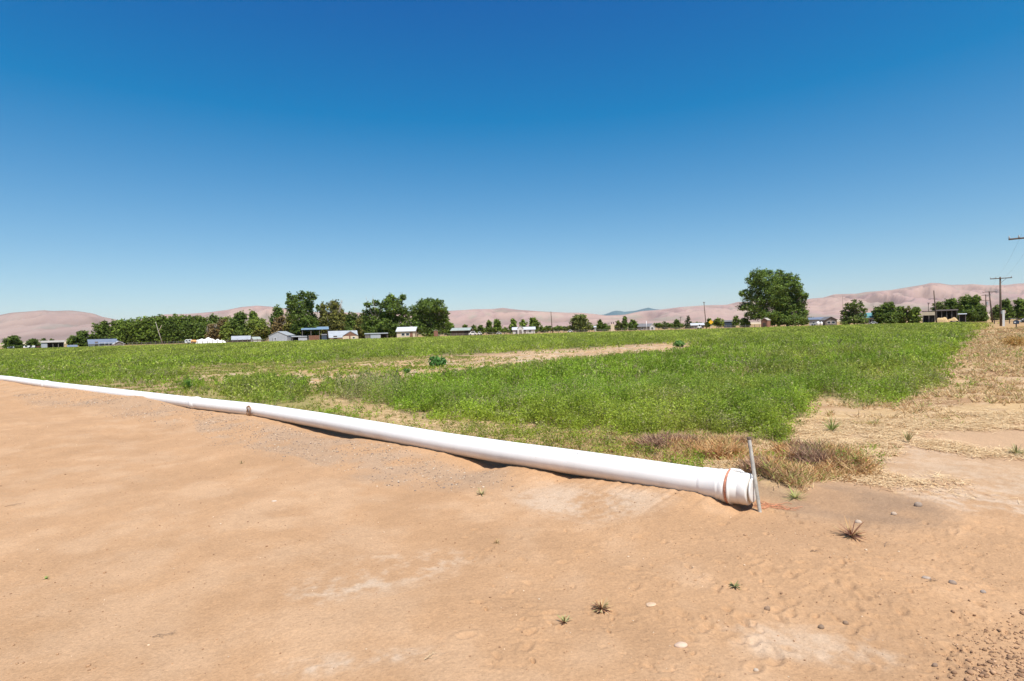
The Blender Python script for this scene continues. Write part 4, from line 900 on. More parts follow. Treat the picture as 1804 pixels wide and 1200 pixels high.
for a in [
 ('tree', 'large rounded dark tree at the far left edge', 23, 591, 46, 238, 'round', DK),
 ('tree', 'low dark tree right of the leftmost rounded tree', 57, 597, 28, 240, 'round', DK),
 ('tree', 'small dark tree just left of the open sided shed', 78, 596, 14, 262, 'round', DK),
 ('tree', 'small dark tree showing over the open shed roof', 92, 597, 14, 262, 'round', DK),
 ('tree', 'dark bushy tree between the open shed and the white house', 145, 583, 40, 240, 'round', DK),
 ('tree', 'low left shoulder tree beside the open shed', 126, 590, 24, 238, 'bush', MD),
 ('tree', 'small tree behind the left roof of the white house', 165, 588, 18, 250, 'round', DK),
 ('tree', 'tall dark tree rising behind the low metal roof', 423, 549, 36, 252, 'round', DK),
 ('tree', 'lighter green tree between two dark ones left of the grey barn', 446, 547, 30, 262, 'round', MD),
 ('tree', 'yellow green tree behind the left slope of the grey barn', 452, 561, 48, 248, 'round', YG),
 ('tree', 'dark crowned tree beside the tallest ragged cottonwood', 489, 541, 34, 258, 'round', DK),
 ('tree', 'olive tree above the end of the white tarpaulin pile', 398, 567, 24, 246, 'round', YG),
 ('bush', 'brownish shrub behind the white tarpaulin pile', 372, 570, 26, 250, 'dead', BRN),
 ('bush', 'brown bare topped shrub at the grove right end', 392, 563, 26, 256, 'dead', BRN),
 ('bush', 'pinkish brown dead tree right above the grey barn roof', 494, 558, 34, 246, 'dead', BRN),
 ('tree', 'olive tree beside the pinkish dead tree', 512, 556, 30, 243, 'round', OL),
 ('tree', 'dark bush behind the dark low lean to', 530, 566, 30, 240, 'round', DK),
 ('tree', 'green tree with thin bare branches right of the blue roofed canopy', 553, 534, 26, 238, 'open', DK),
 ('tree', 'tree with foliage only at its foot behind the canopy', 569, 534, 24, 240, 'openbare', OL),
 ('tree', 'leafless tree with pale upright twigs beside the canopy', 588, 528, 40, 242, 'dead', OL),
 ('tree', 'low green tree over the barn with the tan gable', 583, 552, 40, 244, 'round', DK),
 ('tree', 'olive bush left of the ragged cottonwood pair', 636, 560, 30, 246, 'round', OL),
 ('tree', 'loose green tree right of the round dense cottonwood', 791, 567, 20, 262, 'round', MD),
 ('tree', 'small dark tree behind the long brown shed', 820, 572, 14, 290, 'round', DK),
 ('tree', 'small dark tree at the right end of the long brown shed', 834, 573, 14, 280, 'round', DK),
 ('tree', 'tiny dark tree above the white vehicles', 847, 573, 12, 290, 'round', DK),
 ('tree', 'slim dark tree, left one of a close pair', 862, 565, 13, 280, 'round', DK),
 ('tree', 'rounded tree, right one of a close pair', 875, 562, 17, 282, 'round', MD),
 ('bush', 'low green bush between the close pair and the white house', 889, 577, 18, 275, 'bush', MD),
 ('tree', 'green tree at the left end of the long white house', 903, 562, 19, 285, 'round', MD),
 ('tree', 'mid height tree behind the long white house', 921, 563, 15, 290, 'round', MD),
 ('tree', 'tallest rounded tree over the long white house', 939, 558.5, 22, 288, 'round', MD),
 ('bush', 'low bush right of the long white house', 955, 574, 16, 290, 'bush', DK),
 ('bush', 'low bush just left of the lone tall pole', 965, 572, 13, 285, 'bush', DK),
 ('tree', 'wide round willow like tree right of the lone tall pole', 1021, 553.5, 43, 262, 'round', GG),
 ('tree', 'small dark tree, upper one right of the wide round tree', 1056, 563, 12, 285, 'round', DK),
 ('tree', 'small dark tree, lower one right of the wide round tree', 1066, 570, 15, 275, 'round', DK),
 ('tree', 'small grey green tree right of the pale pillar', 1090, 565, 13, 285, 'round', GG),
 ('tree', 'narrow upright dark tree right of the pale pillar', 1100, 558, 11, 283, 'poplar', DK),
 ('tree', 'squat dark round tree left of the dark roofed house', 1115, 564, 19, 275, 'round', DK),
 ('tree', 'small grey conifer right of the white gable', 1171, 566.5, 11, 300, 'conifer', (.06, .085, .05)),
 ('bush', 'low bush between the two small conifers', 1182, 569, 12, 300, 'bush', DK),
 ('tree', 'small dark tree left of the pointed conifer', 1193, 562.5, 12, 295, 'round', DK),
 ('conifer_tree', 'dark pointed conifer near the yellow sign', 1212, 557, 14, 290, 'conifer', (.045, .062, .035)),
 ('bush', 'yellow green bush behind the yellow sign', 1266, 560, 22, 268, 'bush', YG),
 ('bush', 'dark green bush left of the yellow sign', 1249, 561, 20, 270, 'bush', DK),
 ('tree', 'small ragged tree left of the great cottonwood', 1294, 556, 18, 275, 'open', MD),
 ('tree', 'dark low tree under the left limb of the great cottonwood', 1312, 560, 20, 262, 'round', DK),
 ('bush', 'hedge like bush right of the little brown shed', 1364, 562, 24, 258, 'bush', MD),
 ('bush', 'dark bush at the foot of the great cottonwood', 1386, 560, 28, 262, 'bush', DK),
 ('bush', 'dark shrub right of the great cottonwood', 1412, 556, 24, 262, 'bush', DK),
 ('tree', 'low distant tree behind the grey houses', 1430, 556, 22, 330, 'bush', GG),
 ('bush', 'bush beside the teal roofed house', 1536, 552, 14, 230, 'bush', MD),
 ('tree', 'tallest dark tree of the row right of the teal roof', 1563, 533, 50, 222, 'round', DK),
 ('tree', 'dark tree left in the row right of the teal roof', 1547, 541, 28, 224, 'round', DK),
 ('tree', 'tree in the middle of the row right of the teal roof', 1584, 539, 32, 226, 'round', DK),
 ('tree', 'thin topped tree in the row right of the teal roof', 1600, 537, 26, 224, 'open', OL),
 ('tree', 'last low tree of the row right of the teal roof', 1612, 541, 32, 222, 'round', MD),
 ('bush', 'small bright green pointed bush by the hay', 1640, 560, 10, 205, 'conifer', MD),
 ('tree', 'low tree behind the left of the open hay barn', 1652, 532, 34, 225, 'round', GG),
 ('tree', 'tree behind the middle of the open hay barn', 1676, 526, 36, 225, 'round', DK),
 ('tree', 'broad bright topped tree behind the hay barn', 1702, 519.5, 44, 215, 'round', MD),
 ('tree', 'dense tree at the right end of the hay barn', 1718, 520, 34, 208, 'round', MD),
 ('tree', 'dark low tree reaching the utility poles', 1728, 537, 26, 200, 'round', DK),
 ('tree', 'dark lower mass of branches under the broad bright tree', 1706, 543, 40, 200, 'bush', DK),
 ('tree', 'dark shrub behind the nearest full pole', 1754, 538, 20, 250, 'round', GG),
 ('tree', 'rounded tree right of the nearest full pole', 1772, 526, 34, 240, 'round', DK),
 ('tree', 'spreading tree at the right picture edge', 1797, 526, 36, 240, 'round', MD),
 ('tree', 'tree cut off by the right picture edge', 1830, 528, 44, 245, 'round', DK),
]: tree(a[0], a[1], a[2], a[3], a[4], a[5], a[6], a[7], cat='bush' if a[0] == 'bush' else 'tree')
# the big ones, crown masses placed like the real silhouettes
tree('cottonwood_tree', 'tallest ragged cottonwood over the blue roofed canopy', 530, 510, 58, 234, 'open', DK, dens=1.25, blobs=[(-.36, .72, .13, .09), (-.38, .88, .07, .06), (-.2, .80, .16, .10), (.02, .90, .14, .09), (.28, .88, .17, .07), (.40, .84, .09, .05), (.22, .76, .16, .08), (0, .70, .24, .11), (-.22, .62, .22, .08), (.05, .56, .22, .10), (-.3, .50, .20, .07), (-.05, .42, .26, .10), (.18, .36, .2, .12), (-.12, .26, .24, .12), (.3, .22, .18, .10), (0, .12, .3, .1), (.25, .68, .14, .06)])
tree('cottonwood_tree', 'left ragged cottonwood with a bare top and pale limbs', 662, 522, 52, 236, 'openbare', DK, dens=1.25, blobs=[(-.26, .80, .14, .07), (.0, .86, .14, .08), (.22, .76, .12, .08), (-.05, .66, .22, .09), (-.34, .62, .14, .08), (.2, .58, .22, .10), (-.2, .46, .26, .10), (.12, .40, .28, .11), (-.3, .30, .24, .11), (.1, .24, .3, .12), (.4, .2, .2, .1), (-.1, .14, .36, .10)])
tree('cottonwood_tree', 'right ragged cottonwood with dense upper crown', 694, 516, 50, 234, 'open', DK, dens=1.35, blobs=[(-.12, .88, .18, .09), (-.24, .76, .2, .1), (.1, .78, .22, .10), (.3, .90, .12, .08), (-.05, .64, .28, .12), (.26, .6, .22, .1), (.42, .52, .14, .07), (-.3, .5, .2, .1), (.05, .44, .28, .11), (.4, .36, .16, .09), (-.3, .3, .26, .12), (.02, .22, .26, .12), (.34, .24, .18, .08), (-.2, .12, .3, .1)])
tree('cottonwood_tree', 'round dense cottonwood standing alone beside the white roof', 755, 524, 68, 232, 'round', DK, dens=1.3, blobs=[(-.15, .86, .15, .09), (.05, .9, .16, .09), (.24, .86, .13, .09), (-.28, .72, .2, .11), (0, .74, .24, .13), (.28, .70, .2, .1), (.42, .6, .12, .07), (-.36, .54, .16, .12), (-.1, .54, .28, .15), (.22, .5, .25, .13), (.4, .44, .12, .09), (-.34, .36, .18, .12), (0, .32, .32, .15), (.3, .3, .2, .12), (-.24, .20, .22, .1), (.14, .16, .26, .1), (0, .08, .22, .07)])
tree('cottonwood_tree', 'great spreading cottonwood, left half of the largest crown', 1342, 474, 80, 258, 'open', (.066, .118, .03), dens=1.3, blobs=[(-.08, .92, .19, .07), (.12, .935, .15, .06), (-.18, .80, .18, .09), (.12, .80, .26, .10), (.34, .72, .14, .07), (-.02, .68, .26, .10), (-.34, .60, .15, .06), (-.44, .58, .08, .05), (.26, .62, .24, .10), (-.16, .52, .24, .09), (.12, .46, .28, .11), (-.38, .38, .16, .07), (-.44, .34, .1, .04), (.34, .38, .22, .10), (-.1, .34, .24, .09), (-.22, .22, .18, .08), (.1, .2, .26, .1), (.3, .14, .24, .1)])
tree('cottonwood_tree', 'great cottonwood, right half of the largest crown', 1386, 473, 64, 256, 'open', (.070, .125, .034), dens=1.3, blobs=[(-.20, .94, .13, .05), (-.22, .82, .2, .09), (.02, .82, .18, .09), (.2, .80, .16, .08), (.0, .68, .28, .11), (.28, .66, .16, .1), (-.26, .62, .22, .11), (.12, .52, .28, .11), (.40, .52, .16, .07), (.5, .5, .08, .05), (-.2, .44, .26, .11), (.3, .38, .22, .11), (.0, .30, .3, .12), (.36, .22, .2, .09), (-.2, .16, .28, .1), (.14, .12, .3, .09)])
tree('cottonwood_tree', 'irregular dark tree in front of the teal roofed house', 1504, 527, 48, 218, 'open', (.062, .10, .032), dens=1.3, blobs=[(.02, .93, .09, .06), (-.26, .80, .09, .06), (.24, .86, .08, .05), (0, .78, .17, .09), (.2, .74, .14, .08), (-.18, .66, .2, .1), (.1, .6, .24, .11), (.38, .56, .12, .07), (-.32, .5, .16, .1), (-.1, .42, .28, .13), (.24, .38, .24, .12), (-.38, .26, .16, .12), (.0, .22, .34, .14), (.34, .18, .2, .12), (-.3, .1, .24, .09)])
for i in range(13):
    r = random.Random(1400 + i); u = 404 + i * 19; TREE_N[1] = i
    tree('understory_bush', 'dark bush filling behind the barns and sheds, # from the left', u, 573 + r.uniform(-3, 4) - (u - 404) * .012, 36, 250 + r.uniform(-3, 3), 'bush', DK if i % 3 else OL, 'bushes behind the barns', dens=.9, cat='bush')
for i in range(16):
    r = random.Random(1200 + i); u = 968 + i * 21 + r.uniform(-6, 6); TREE_N[1] = i
    tree('orchard_tree', 'low tree in the far green line beneath the hills, # from the left', u, horizon(u) - 6.0 + r.uniform(-1.6, 1.5), 30, 400, 'bush', DK, 'trees in the far green line', dens=.8)
for i in range(5):
    r = random.Random(1300 + i); u = 790 + i * 22; TREE_N[1] = i
    tree('orchard_tree', 'low tree behind the dry pasture left of centre, # from the left', u, 577 + r.uniform(-1.2, 1) , 26, 340, 'bush', DK, 'low trees behind the dry pasture', dens=.8)

# ------------------------------------------------------------------ buildings
def frame(name, label, cat, uc, D, base=-.1, turn=0, group=None):
    x = float(atd(uc, 590, D)[0]); q = D / math.hypot(x, D)
    root = thing(name, label, cat, (x, D, base), facing(x, D) + R(turn), group)
    def w(du): return du * D / 1000 * q
    def h(v): return float(atd(uc, v, D)[1]) - base
    return root, w, h
def house(name, label, cat, u0, u1, v_eave, v_ridge, D, depth, axis='x', turn=0, wall='white', roof='roof_grey', wins=(), door=None, over=.4, opening_shade=None, group=None, base=-.1, gable=None):
    root, w, h = frame(name, label, cat, (u0 + u1) / 2, D, base, turn, group)
    W = w(u1 - u0); ze = h(v_eave); zr = max(h(v_ridge), ze + .3); x0, x1 = -W / 2 + over, W / 2 - over; y0, y1 = 0, depth
    mb = MB()
    if axis == 'x': mb.prism([(y0, 0), (y1, 0), (y1, ze), ((y0 + y1) / 2, zr - .12), (y0, ze)], x0, x1, 'x')
    else: mb.prism([(x0, 0), (x0, ze), (0, zr - .12), (x1, ze), (x1, 0)], y0, y1, 'y')
    mb.build('wall', M[wall], root)
    if gable:
        g = MB(); g.prism([(x0 + .1, ze + .05), (0, zr - .16), (x1 - .1, ze + .05)], -.03, .02, 'y'); g.build('gable_panel', M[gable], root)
    t = .14; mb = MB()
    if axis == 'x':
        ym = (y0 + y1) / 2; sl = (zr - ze) / (ym - y0); yo = y0 - over; yb = y1 + over
        mb.prism([(yo, ze - sl * over), (ym, zr), (yb, ze - sl * over), (yb, ze - sl * over + t), (ym, zr + t), (yo, ze - sl * over + t)], x0 - over, x1 + over, 'x')
    else:
        sl = (zr - ze) / (x1); xo = x0 - over; xb = x1 + over
        mb.prism([(xo, ze - sl * over), (xo, ze - sl * over + t), (0, zr + t), (xb, ze - sl * over + t), (xb, ze - sl * over), (0, zr)], y0 - over, y1 + over, 'y')
    mb.build('roof', M[roof], root)
    for fx, fz, fw, fh in wins:
        cx = x0 + (x1 - x0) * fx; ww = fw; f = MB(); z0 = ze * fz
        for a in ((cx - ww / 2 - .09, cx - ww / 2, z0 - .09, z0 + fh + .09), (cx + ww / 2, cx + ww / 2 + .09, z0 - .09, z0 + fh + .09), (cx - ww / 2, cx + ww / 2, z0 - .09, z0), (cx - ww / 2, cx + ww / 2, z0 + fh, z0 + fh + .09)): f.box(a[0], a[1], -.07, -.003, a[2], a[3])
        fo = f.build('window', M['whitepaint'], root); MB().box(cx - ww / 2, cx + ww / 2, -.035, -.004, z0, z0 + fh).build('pane', M['glass'], fo)
    if door:
        fx, dw, dh, mt = door; cx = x0 + (x1 - x0) * fx; MB().box(cx - dw / 2, cx + dw / 2, -.06, -.003, 0, dh).build('door', M[mt], root)
    if opening_shade:
        for a, b, hh in opening_shade: MB().box(x0 + (x1 - x0) * a, x0 + (x1 - x0) * b, -.05, -.003, 0, ze * hh).build('opening_shade', M['dark'], root)  # near-black panel laid on the wall, painting the shade of an open bay
    return root, w, h
def canopy(name, label, cat, u0, u1, v_roof, D, depth, roof, posts=4, back=None, slope=.6, fascia=None, side=None, turn=0, th=.15, base=-.1):
    root, w, h = frame(name, label, cat, (u0 + u1) / 2, D, base, turn)
    W = w(u1 - u0); z = h(v_roof); x0, x1 = -W / 2, W / 2
    MB().prism([(-.3, z - slope), (depth + .3, z), (depth + .3, z + th), (-.3, z - slope + th)], x0, x1, 'x').build('roof', M[roof], root)
    for i in range(posts):
        cx = x0 + .4 + (W - .8) * i / (posts - 1)
        MB().box(cx - .1, cx + .1, 0, .2, 0, z - slope).build('post', M['greywood'], root); MB().box(cx - .1, cx + .1, depth - .2, depth, 0, z - .12).build('post', M['greywood'], root)
    if back: MB().box(x0 + .2, x1 - .2, depth + .02, depth + .15, 0, z - .2).build('back_wall', M[back], root)
    if side:
        for s, m_ in side:
            a, b = s; MB().box(x0 + W * a, x0 + W * b, -.08, -.01, 0, (z - slope) * .98).build('wall_panel', M[m_], root)
    return root, w, h
# left side
canopy('open_shed', 'low open sided shed with a pale tan roof at far left', 'shed', 71, 114, 600.5, 226, 9, 'roof_tan', 5, 'darkwood', .7, side=[((.02, .26), 'greymetal')])
house('white_house', 'white farmhouse with a blue grey roof before the grove', 'house', 155, 208, 605.5, 598, 224, 9, 'x', 4, 'white', 'roof_blue', [(.45, .35, 1.6, 1.0), (.62, .35, 1.0, 1.0), (.8, .35, 1.4, 1.0)], (.25, 1.0, 2.0, 'greywood'))
house('garage', 'small white gabled garage joined to the right of the white house', 'garage', 198, 220, 606, 601.3, 220, 6, 'y', 4, 'white', 'roof_white', (), (.5, 2.6, 1.6, 'greywood'), .3)
def box_vehicle(name, label, cat, u0, u1, vtop, D, mt, wheels=2, depth=2.3, cab=None, windows=True, group=None, tank=False):
    root, w, h = frame(name, label, cat, (u0 + u1) / 2, D, -.1, 0, group)
    W = w(u1 - u0); z = h(vtop); b = MB()
    if tank: b.tube([(-W / 2, 0, z * .6), (-W / 2 + .25, 0, z * .6), (W / 2 - .25, 0, z * .6), (W / 2, 0, z * .6)], [z * .22, z * .42, z * .42, z * .22], 16)
    elif cab:
        b.prism([(-W / 2, .45), (-W / 2, z * .55), (-W / 2 + W * .12, z * .6), (-W * .2, z * .97), (W * .22, z), (W * .34, z * .62), (W / 2, z * .58), (W / 2, .45)], -depth / 2, depth / 2, 'y')
    else: b.prism([(-W / 2, .45), (-W / 2 - .0, z * .8), (-W / 2 + .4, z), (W / 2 - .2, z), (W / 2, z * .9), (W / 2, .45)], -depth / 2, depth / 2, 'y')
    b.build('body', M[mt], root, False)
    if windows:
        if cab: MB().prism([(-W * .24, z * .62), (-W * .17, z * .92), (W * .19, z * .93), (W * .27, z * .63)], -depth / 2 - .02, -depth / 2 - .001, 'y').build('window', M['glass'], root)
        else:
            for f in (-.25, .15): MB().box(W * f - .35, W * f + .35, -depth / 2 - .03, -depth / 2 - .001, z * .58, z * .58 + .5).build('window', M['glass'], root)
    for s in ((-.3, .3) if wheels == 2 else (.05,)):
        for y in (-depth / 2, depth / 2):
            m_ = MB(); m_.tube([(W * s, y - .12, .38), (W * s, y + .12, .38)], .38, 14); m_.build('wheel', M['rubber'], root)
    return root
box_vehicle('box_trailer', 'white box trailer parked at the far left', 'trailer', 40, 61, 609, 220, 'whitepaint', 1)
box_vehicle('pickup_truck', 'small red pickup beside the white box trailer', 'pickup', 60, 72, 610, 219, 'red', 2, cab=True)
box_vehicle('utility_trailer', 'small greyish trailer at the far left edge', 'trailer', 12, 24, 610.5, 220, 'greymetal', 1)
house('small_shed', 'low blue grey roofed shed between open shed and house', 'shed', 117, 136, 611.5, 608.5, 218, 4, 'x', 0, 'greymetal', 'roof_blue', over=.2)
box_vehicle('camper_trailer', 'white camper left of the orange tank', 'camper', 325, 338, 598, 226, 'whitepaint', 1)
box_vehicle('tank', 'small orange tank in front of the white tarpaulin pile', 'tank', 335.5, 346, 599, 222, 'orange', 1, windows=False, tank=True)
def heap(name, label, cat, u0, u1, vtop, D, mt, seed, n=9, depth=4):
    root, w, h = frame(name, label, cat, (u0 + u1) / 2, D); W = w(u1 - u0); z = h(vtop); r = random.Random(seed); mb = MB()
    N, K = 40, 14; vs = []; fs = []
    ph = [r.uniform(0, 6) for _ in range(6)]
    for i in range(N + 1):
        for j in range(K + 1):
            a = i / N; b = j / K; e = (math.sin(math.pi * a) ** .45) * (math.sin(math.pi * b) ** .5)
            hgt = z * e * (.82 + .12 * math.sin(a * n + ph[0]) + .09 * math.sin(a * n * 2.3 + ph[1] + b * 3) + .04 * r.uniform(-1, 1))
            vs.append((-W / 2 + W * a, depth * (b - .5), max(hgt, -.1)))
    for i in range(N):
        for j in range(K): k = i * (K + 1) + j; fs.append((k, k + K + 1, k + K + 2, k + 1))
    mb.add(vs, fs); o = mb.build('cover', M[mt], root, True); return root
heap('tarpaulin_pile', 'long lumpy pile under white tarpaulin before the grove', 'tarpaulin pile', 342, 382, 594, 228, 'tarp', 1, 10)
heap('tarpaulin_pile', 'lower pale tarpaulin pile at the right end of the long one', 'tarpaulin pile', 374, 398, 597, 230, 'tarp', 2, 8)
house('metal_shed', 'low shed with a sloping blue grey metal roof left of grey barn', 'shed', 407, 442, 598.6, 592.3, 224, 7, 'x', 0, 'darkwood', 'roof_metal', over=.3)
house('small_shed', 'tiny low green roofed shelter between metal shed and grey barn', 'shed', 445, 461, 598.2, 594, 222, 3, 'x', 20, 'white', 'roof_sage', over=.2)
# grey barn, turned so that its gable and its long side both show
house('grey_barn', 'light grey metal barn with a gable facing left', 'barn', 471, 508, 591.5, 584.3, 222, 7, 'y', -26, 'greymetal', 'roof_metal', [(.35, .28, .5, .9)], over=.15)
canopy('lean_to', 'dark low lean to shelter right of the grey barn', 'shelter', 513, 541, 592.3, 224, 5, 'roof_metal', 3, 'dark', .3, side=[((.44, 1.0), 'greymetal')])
canopy('hay_canopy', 'tall open canopy with a light blue metal roof', 'canopy', 531, 580, 576, 228, 8, 'roof_sky', 4, None, 1.1)
def panel(name, label, cat, u0, u1, vtop, D, mt, th=.15, posts=True):
    root, w, h = frame(name, label, cat, (u0 + u1) / 2, D); W = w(u1 - u0); z = h(vtop); n = max(3, int(z / .35))
    mb = MB()
    for k in range(n): mb.box(-W / 2, W / 2, 0, th, z * k / n + .02, z * (k + 1) / n - .03)
    mb.build('boards', M[mt], root)
    for s in (-1, 1): MB().box(s * W / 2 - .1, s * W / 2 + .1, -.12, -.003, 0, z + .15).build('post', M['greywood'], root)
panel('board_fence', 'red brown board screen under the tall canopy', 'fence', 544, 563, 591, 225, 'brownwood')
house('container', 'dark blue grey upright shed beside the red brown screen', 'shed', 566, 576, 590.5, 589.3, 223, 3, 'x', 0, 'navy', 'roof_grey', over=.1)
house('white_shed', 'low white wall shed half hidden behind the tall canopy', 'shed', 556, 570, 589, 586.5, 240, 3, 'x', 0, 'white', 'roof_grey', over=.2)
house('tan_barn', 'barn with a long grey roof and tan gable end', 'barn', 579, 631, 594, 583.2, 224, 9, 'x', 3, 'cream', 'roof_metal', [(.72, .3, .9, .7)], (.2, 1.4, 1.6, 'darkwood'), .4)
house('gable_end', 'tan plaster gable wing with brown boards at its top', 'barn wing', 603, 632, 592, 583.5, 219, 4.5, 'y', 0, 'cream', 'roof_grey', [(.7, .25, .8, .6)], (.45, .5, 1.9, 'brownwood'), .15, gable='brownwood')
canopy('low_shed', 'low dark open shed beneath the ragged cottonwood pair', 'shed', 642, 684, 587.3, 222, 5, 'roof_metal', 4, 'darkwood', .25, side=[((.03, .22), 'greywood'), ((.25, .68), 'greymetal')])
house('white_roof_house', 'tan house with a bright white metal roof between the cottonwoods', 'house', 697, 733, 583.5, 576.5, 220, 9, 'x', -8, 'cream', 'roof_white', [(.35, .35, 1.2, .9), (.6, .35, 1.2, .9)], (.8, 1.1, 2.1, 'brownwood'))
panel('metal_sheet', 'pale sheet metal panel standing left of the white roofed house', 'panel', 699, 706, 585, 222, 'roof_white')
house('tiny_shed', 'tiny reddish tan shed right of the round cottonwood', 'shed', 764, 772, 583, 581.5, 224, 2, 'y', 0, 'brownwood', 'roof_tan', over=.1)
house('long_shed', 'long brown shed with a pale sage metal roof', 'shed', 793, 829, 582.2, 578, 250, 9, 'x', -10, 'darkwood', 'roof_sage', opening_shade=[(.72, .95, .9)], over=.5)
box_vehicle('van', 'white vehicle, the larger one parked by the long shed', 'vehicle', 826, 840, 583.5, 246, 'whitepaint', 2, cab=True)
box_vehicle('car', 'small white car right of the white vehicle', 'car', 841, 849, 584.3, 246, 'whitepaint', 2, cab=True)
house('long_white_house', 'long low white house among trees left of the lone pole', 'house', 902, 944, 580.8, 576.6, 265, 9, 'x', 0, 'white', 'roof_white', [(.2, .35, 1, .9), (.35, .35, 1, .9), (.78, .35, 1.2, .9)], (.55, 1, 2, 'greywood'))
house('porch', 'pale green gabled porch in front of the long white house', 'porch', 911, 923, 578.5, 573.6, 261, 3, 'y', 0, 'white', 'roof_sage', (), (.5, 1.2, 1.9, 'greywood'), .2)
house('small_house', 'small grey house with white roof right of the wide round tree', 'house', 1046, 1062, 576.6, 574.8, 290, 7, 'x', 0, 'white', 'roof_white', [(.3, .3, .9, .8), (.7, .3, .9, .8)], over=.3)
house('dark_roof_house', 'low house with a long dark grey roof left of the white gable', 'house', 1123, 1150, 575.5, 570.5, 272, 9, 'x', 0, 'greywood', 'roof_grey', [(.3, .3, 1, .9), (.6, .3, 1, .9)])
house('white_gable_house', 'small bright white house with a steep pointed gable', 'house', 1144, 1155, 575.6, 570.6, 262, 6, 'y', 0, 'white', 'roof_white', [(.5, .3, .9, .9)], over=.2)
house('sage_house', 'low house with white roof left of the yellow sign', 'house', 1217, 1242, 573, 569.8, 275, 8, 'x', 4, 'greywood', 'roof_white', [(.3, .3, 1, .8), (.6, .3, 1, .8)])
house('dark_shed', 'dark flat shed between the yellow sign and the great cottonwood', 'shed', 1275, 1291, 567, 564.5, 280, 5, 'x', 0, 'navy', 'roof_grey', over=.2)
house('garden_shed', 'little reddish brown wooden shed below the great cottonwood', 'shed', 1340.5, 1353.5, 564.2, 560.6, 228, 3, 'y', -22, 'brownwood', 'roof_tan', (), (.5, 1.2, 1.9, 'darkwood'), .15)
house('grey_house', 'grey brown house with a dark gable left of the irregular tree', 'house', 1452, 1477, 563.5, 558.3, 232, 9, 'y', 14, 'greywood', 'roof_grey', [(.3, .35, 1.1, .9), (.7, .35, 1.1, .9)])
house('blue_grey_house', 'blue grey low house behind the white tanks', 'house', 1424, 1456, 563, 559.5, 262, 8, 'x', 0, 'greymetal', 'roof_blue', [(.3, .35, 1, .8), (.6, .35, 1, .8)])
house('teal_house', 'tan house with a teal metal roof behind the irregular tree', 'house', 1506, 1547, 559.5, 551.5, 226, 9, 'x', 0, 'cream', 'roof_teal', [(.55, .3, 1.2, 1.0), (.85, .3, 1, 1.0)], (.7, 1.1, 2.1, 'darkwood'))
canopy('open_garage', 'dark open garage with an orange tan upper wall', 'garage', 1624, 1650, 548, 198, 7, 'darkwood', 3, 'dark', .2)
r_, w_, h_ = frame('fascia', 'orange tan upper wall band across the dark open garage', 'wall band', 1637, 197.4); W_ = w_(25)
MB().box(-W_ / 2, W_ / 2, 0, .15, h_(555.6), h_(549.6)).build('board', M['cream'], r_)
canopy('hay_barn', 'long dark open hay barn under the trees', 'barn', 1648, 1689, 545.5, 204, 8, 'darkwood', 5, 'dark', .5)
canopy('lean_to', 'small pale metal roof lean to right of the hay barn', 'shelter', 1688, 1704, 553, 196, 3, 'roof_white', 2, 'dark', .2)
heap('hay_heap', 'tan heap of loose hay in front of the open barn', 'hay heap', 1646, 1671, 556, 194, 'hay', 5, 4, 2.2)
heap('hay_heap', 'lower hay heap to the right under the hay barn', 'hay heap', 1667, 1690, 559, 193, 'hay', 6, 5, 2)
for i, (u, v, ww) in enumerate([(1441.5, 566.5, 6), (1447.5, 567, 4.5)]):
    r_, w_, h_ = frame('water_tank', ['larger white upright tank at the far field edge', 'smaller white upright tank right beside the larger one'][i], 'tank', u, 222)
    rad = w_(ww) / 2; z = h_(v); MB().tube([(0, 0, 0), (0, 0, z * .86), (0, 0, z)], [rad, rad, rad * .5], 20).build('shell', M['whitepaint'], r_, True); MB().tube([(0, 0, z - .02), (0, 0, z + .12)], .16, 12).build('lid', M['insul'], r_)
# pale stone pillar with two dark caps
r_, w_, h_ = frame('pillar', 'pale tan pillar with two dark caps by the far track', 'pillar', 1079.5, 222); z = h_(571); a = w_(6)
MB().prism([(-a / 2 * 1.15, 0), (a / 2 * 1.15, 0), (a / 2, z), (-a / 2, z)], 0, 1.2, 'y').build('body', M['cream'], r_)
for s in (-1, 1): MB().tube([(s * .4, .5, z), (s * .4, .5, z + .35), (s * .4, .5, z + .4), (s * .4, .5, z + .75)], [.12, .12, .28, .05], 10).build('cap', M['dark'], r_)
# yard debris pieces beyond the field
for i, (u0, u1, vt, D, mt, lab) in enumerate([(1000, 1009, 581, 226, 'whitepaint', 'white car parked left below the wide round tree'), (874, 884, 584.5, 240, 'white', 'pale car half hidden by low bushes'), (1229, 1236, 571.5, 240, 'whitepaint', 'white car by the low house near the yellow sign'), (1532, 1546, 566.5, 214, 'whitepaint', 'white car in front of the teal roofed house'), (1430, 1437, 566.5, 236, 'greymetal', 'grey car left of the white tanks'), (1673, 1690, 566.2, 190, 'greymetal', 'grey flat truck parked before the hay barn')]):
    box_vehicle('car', lab, 'car', u0, u1, vt, D, mt, 2, cab=True)

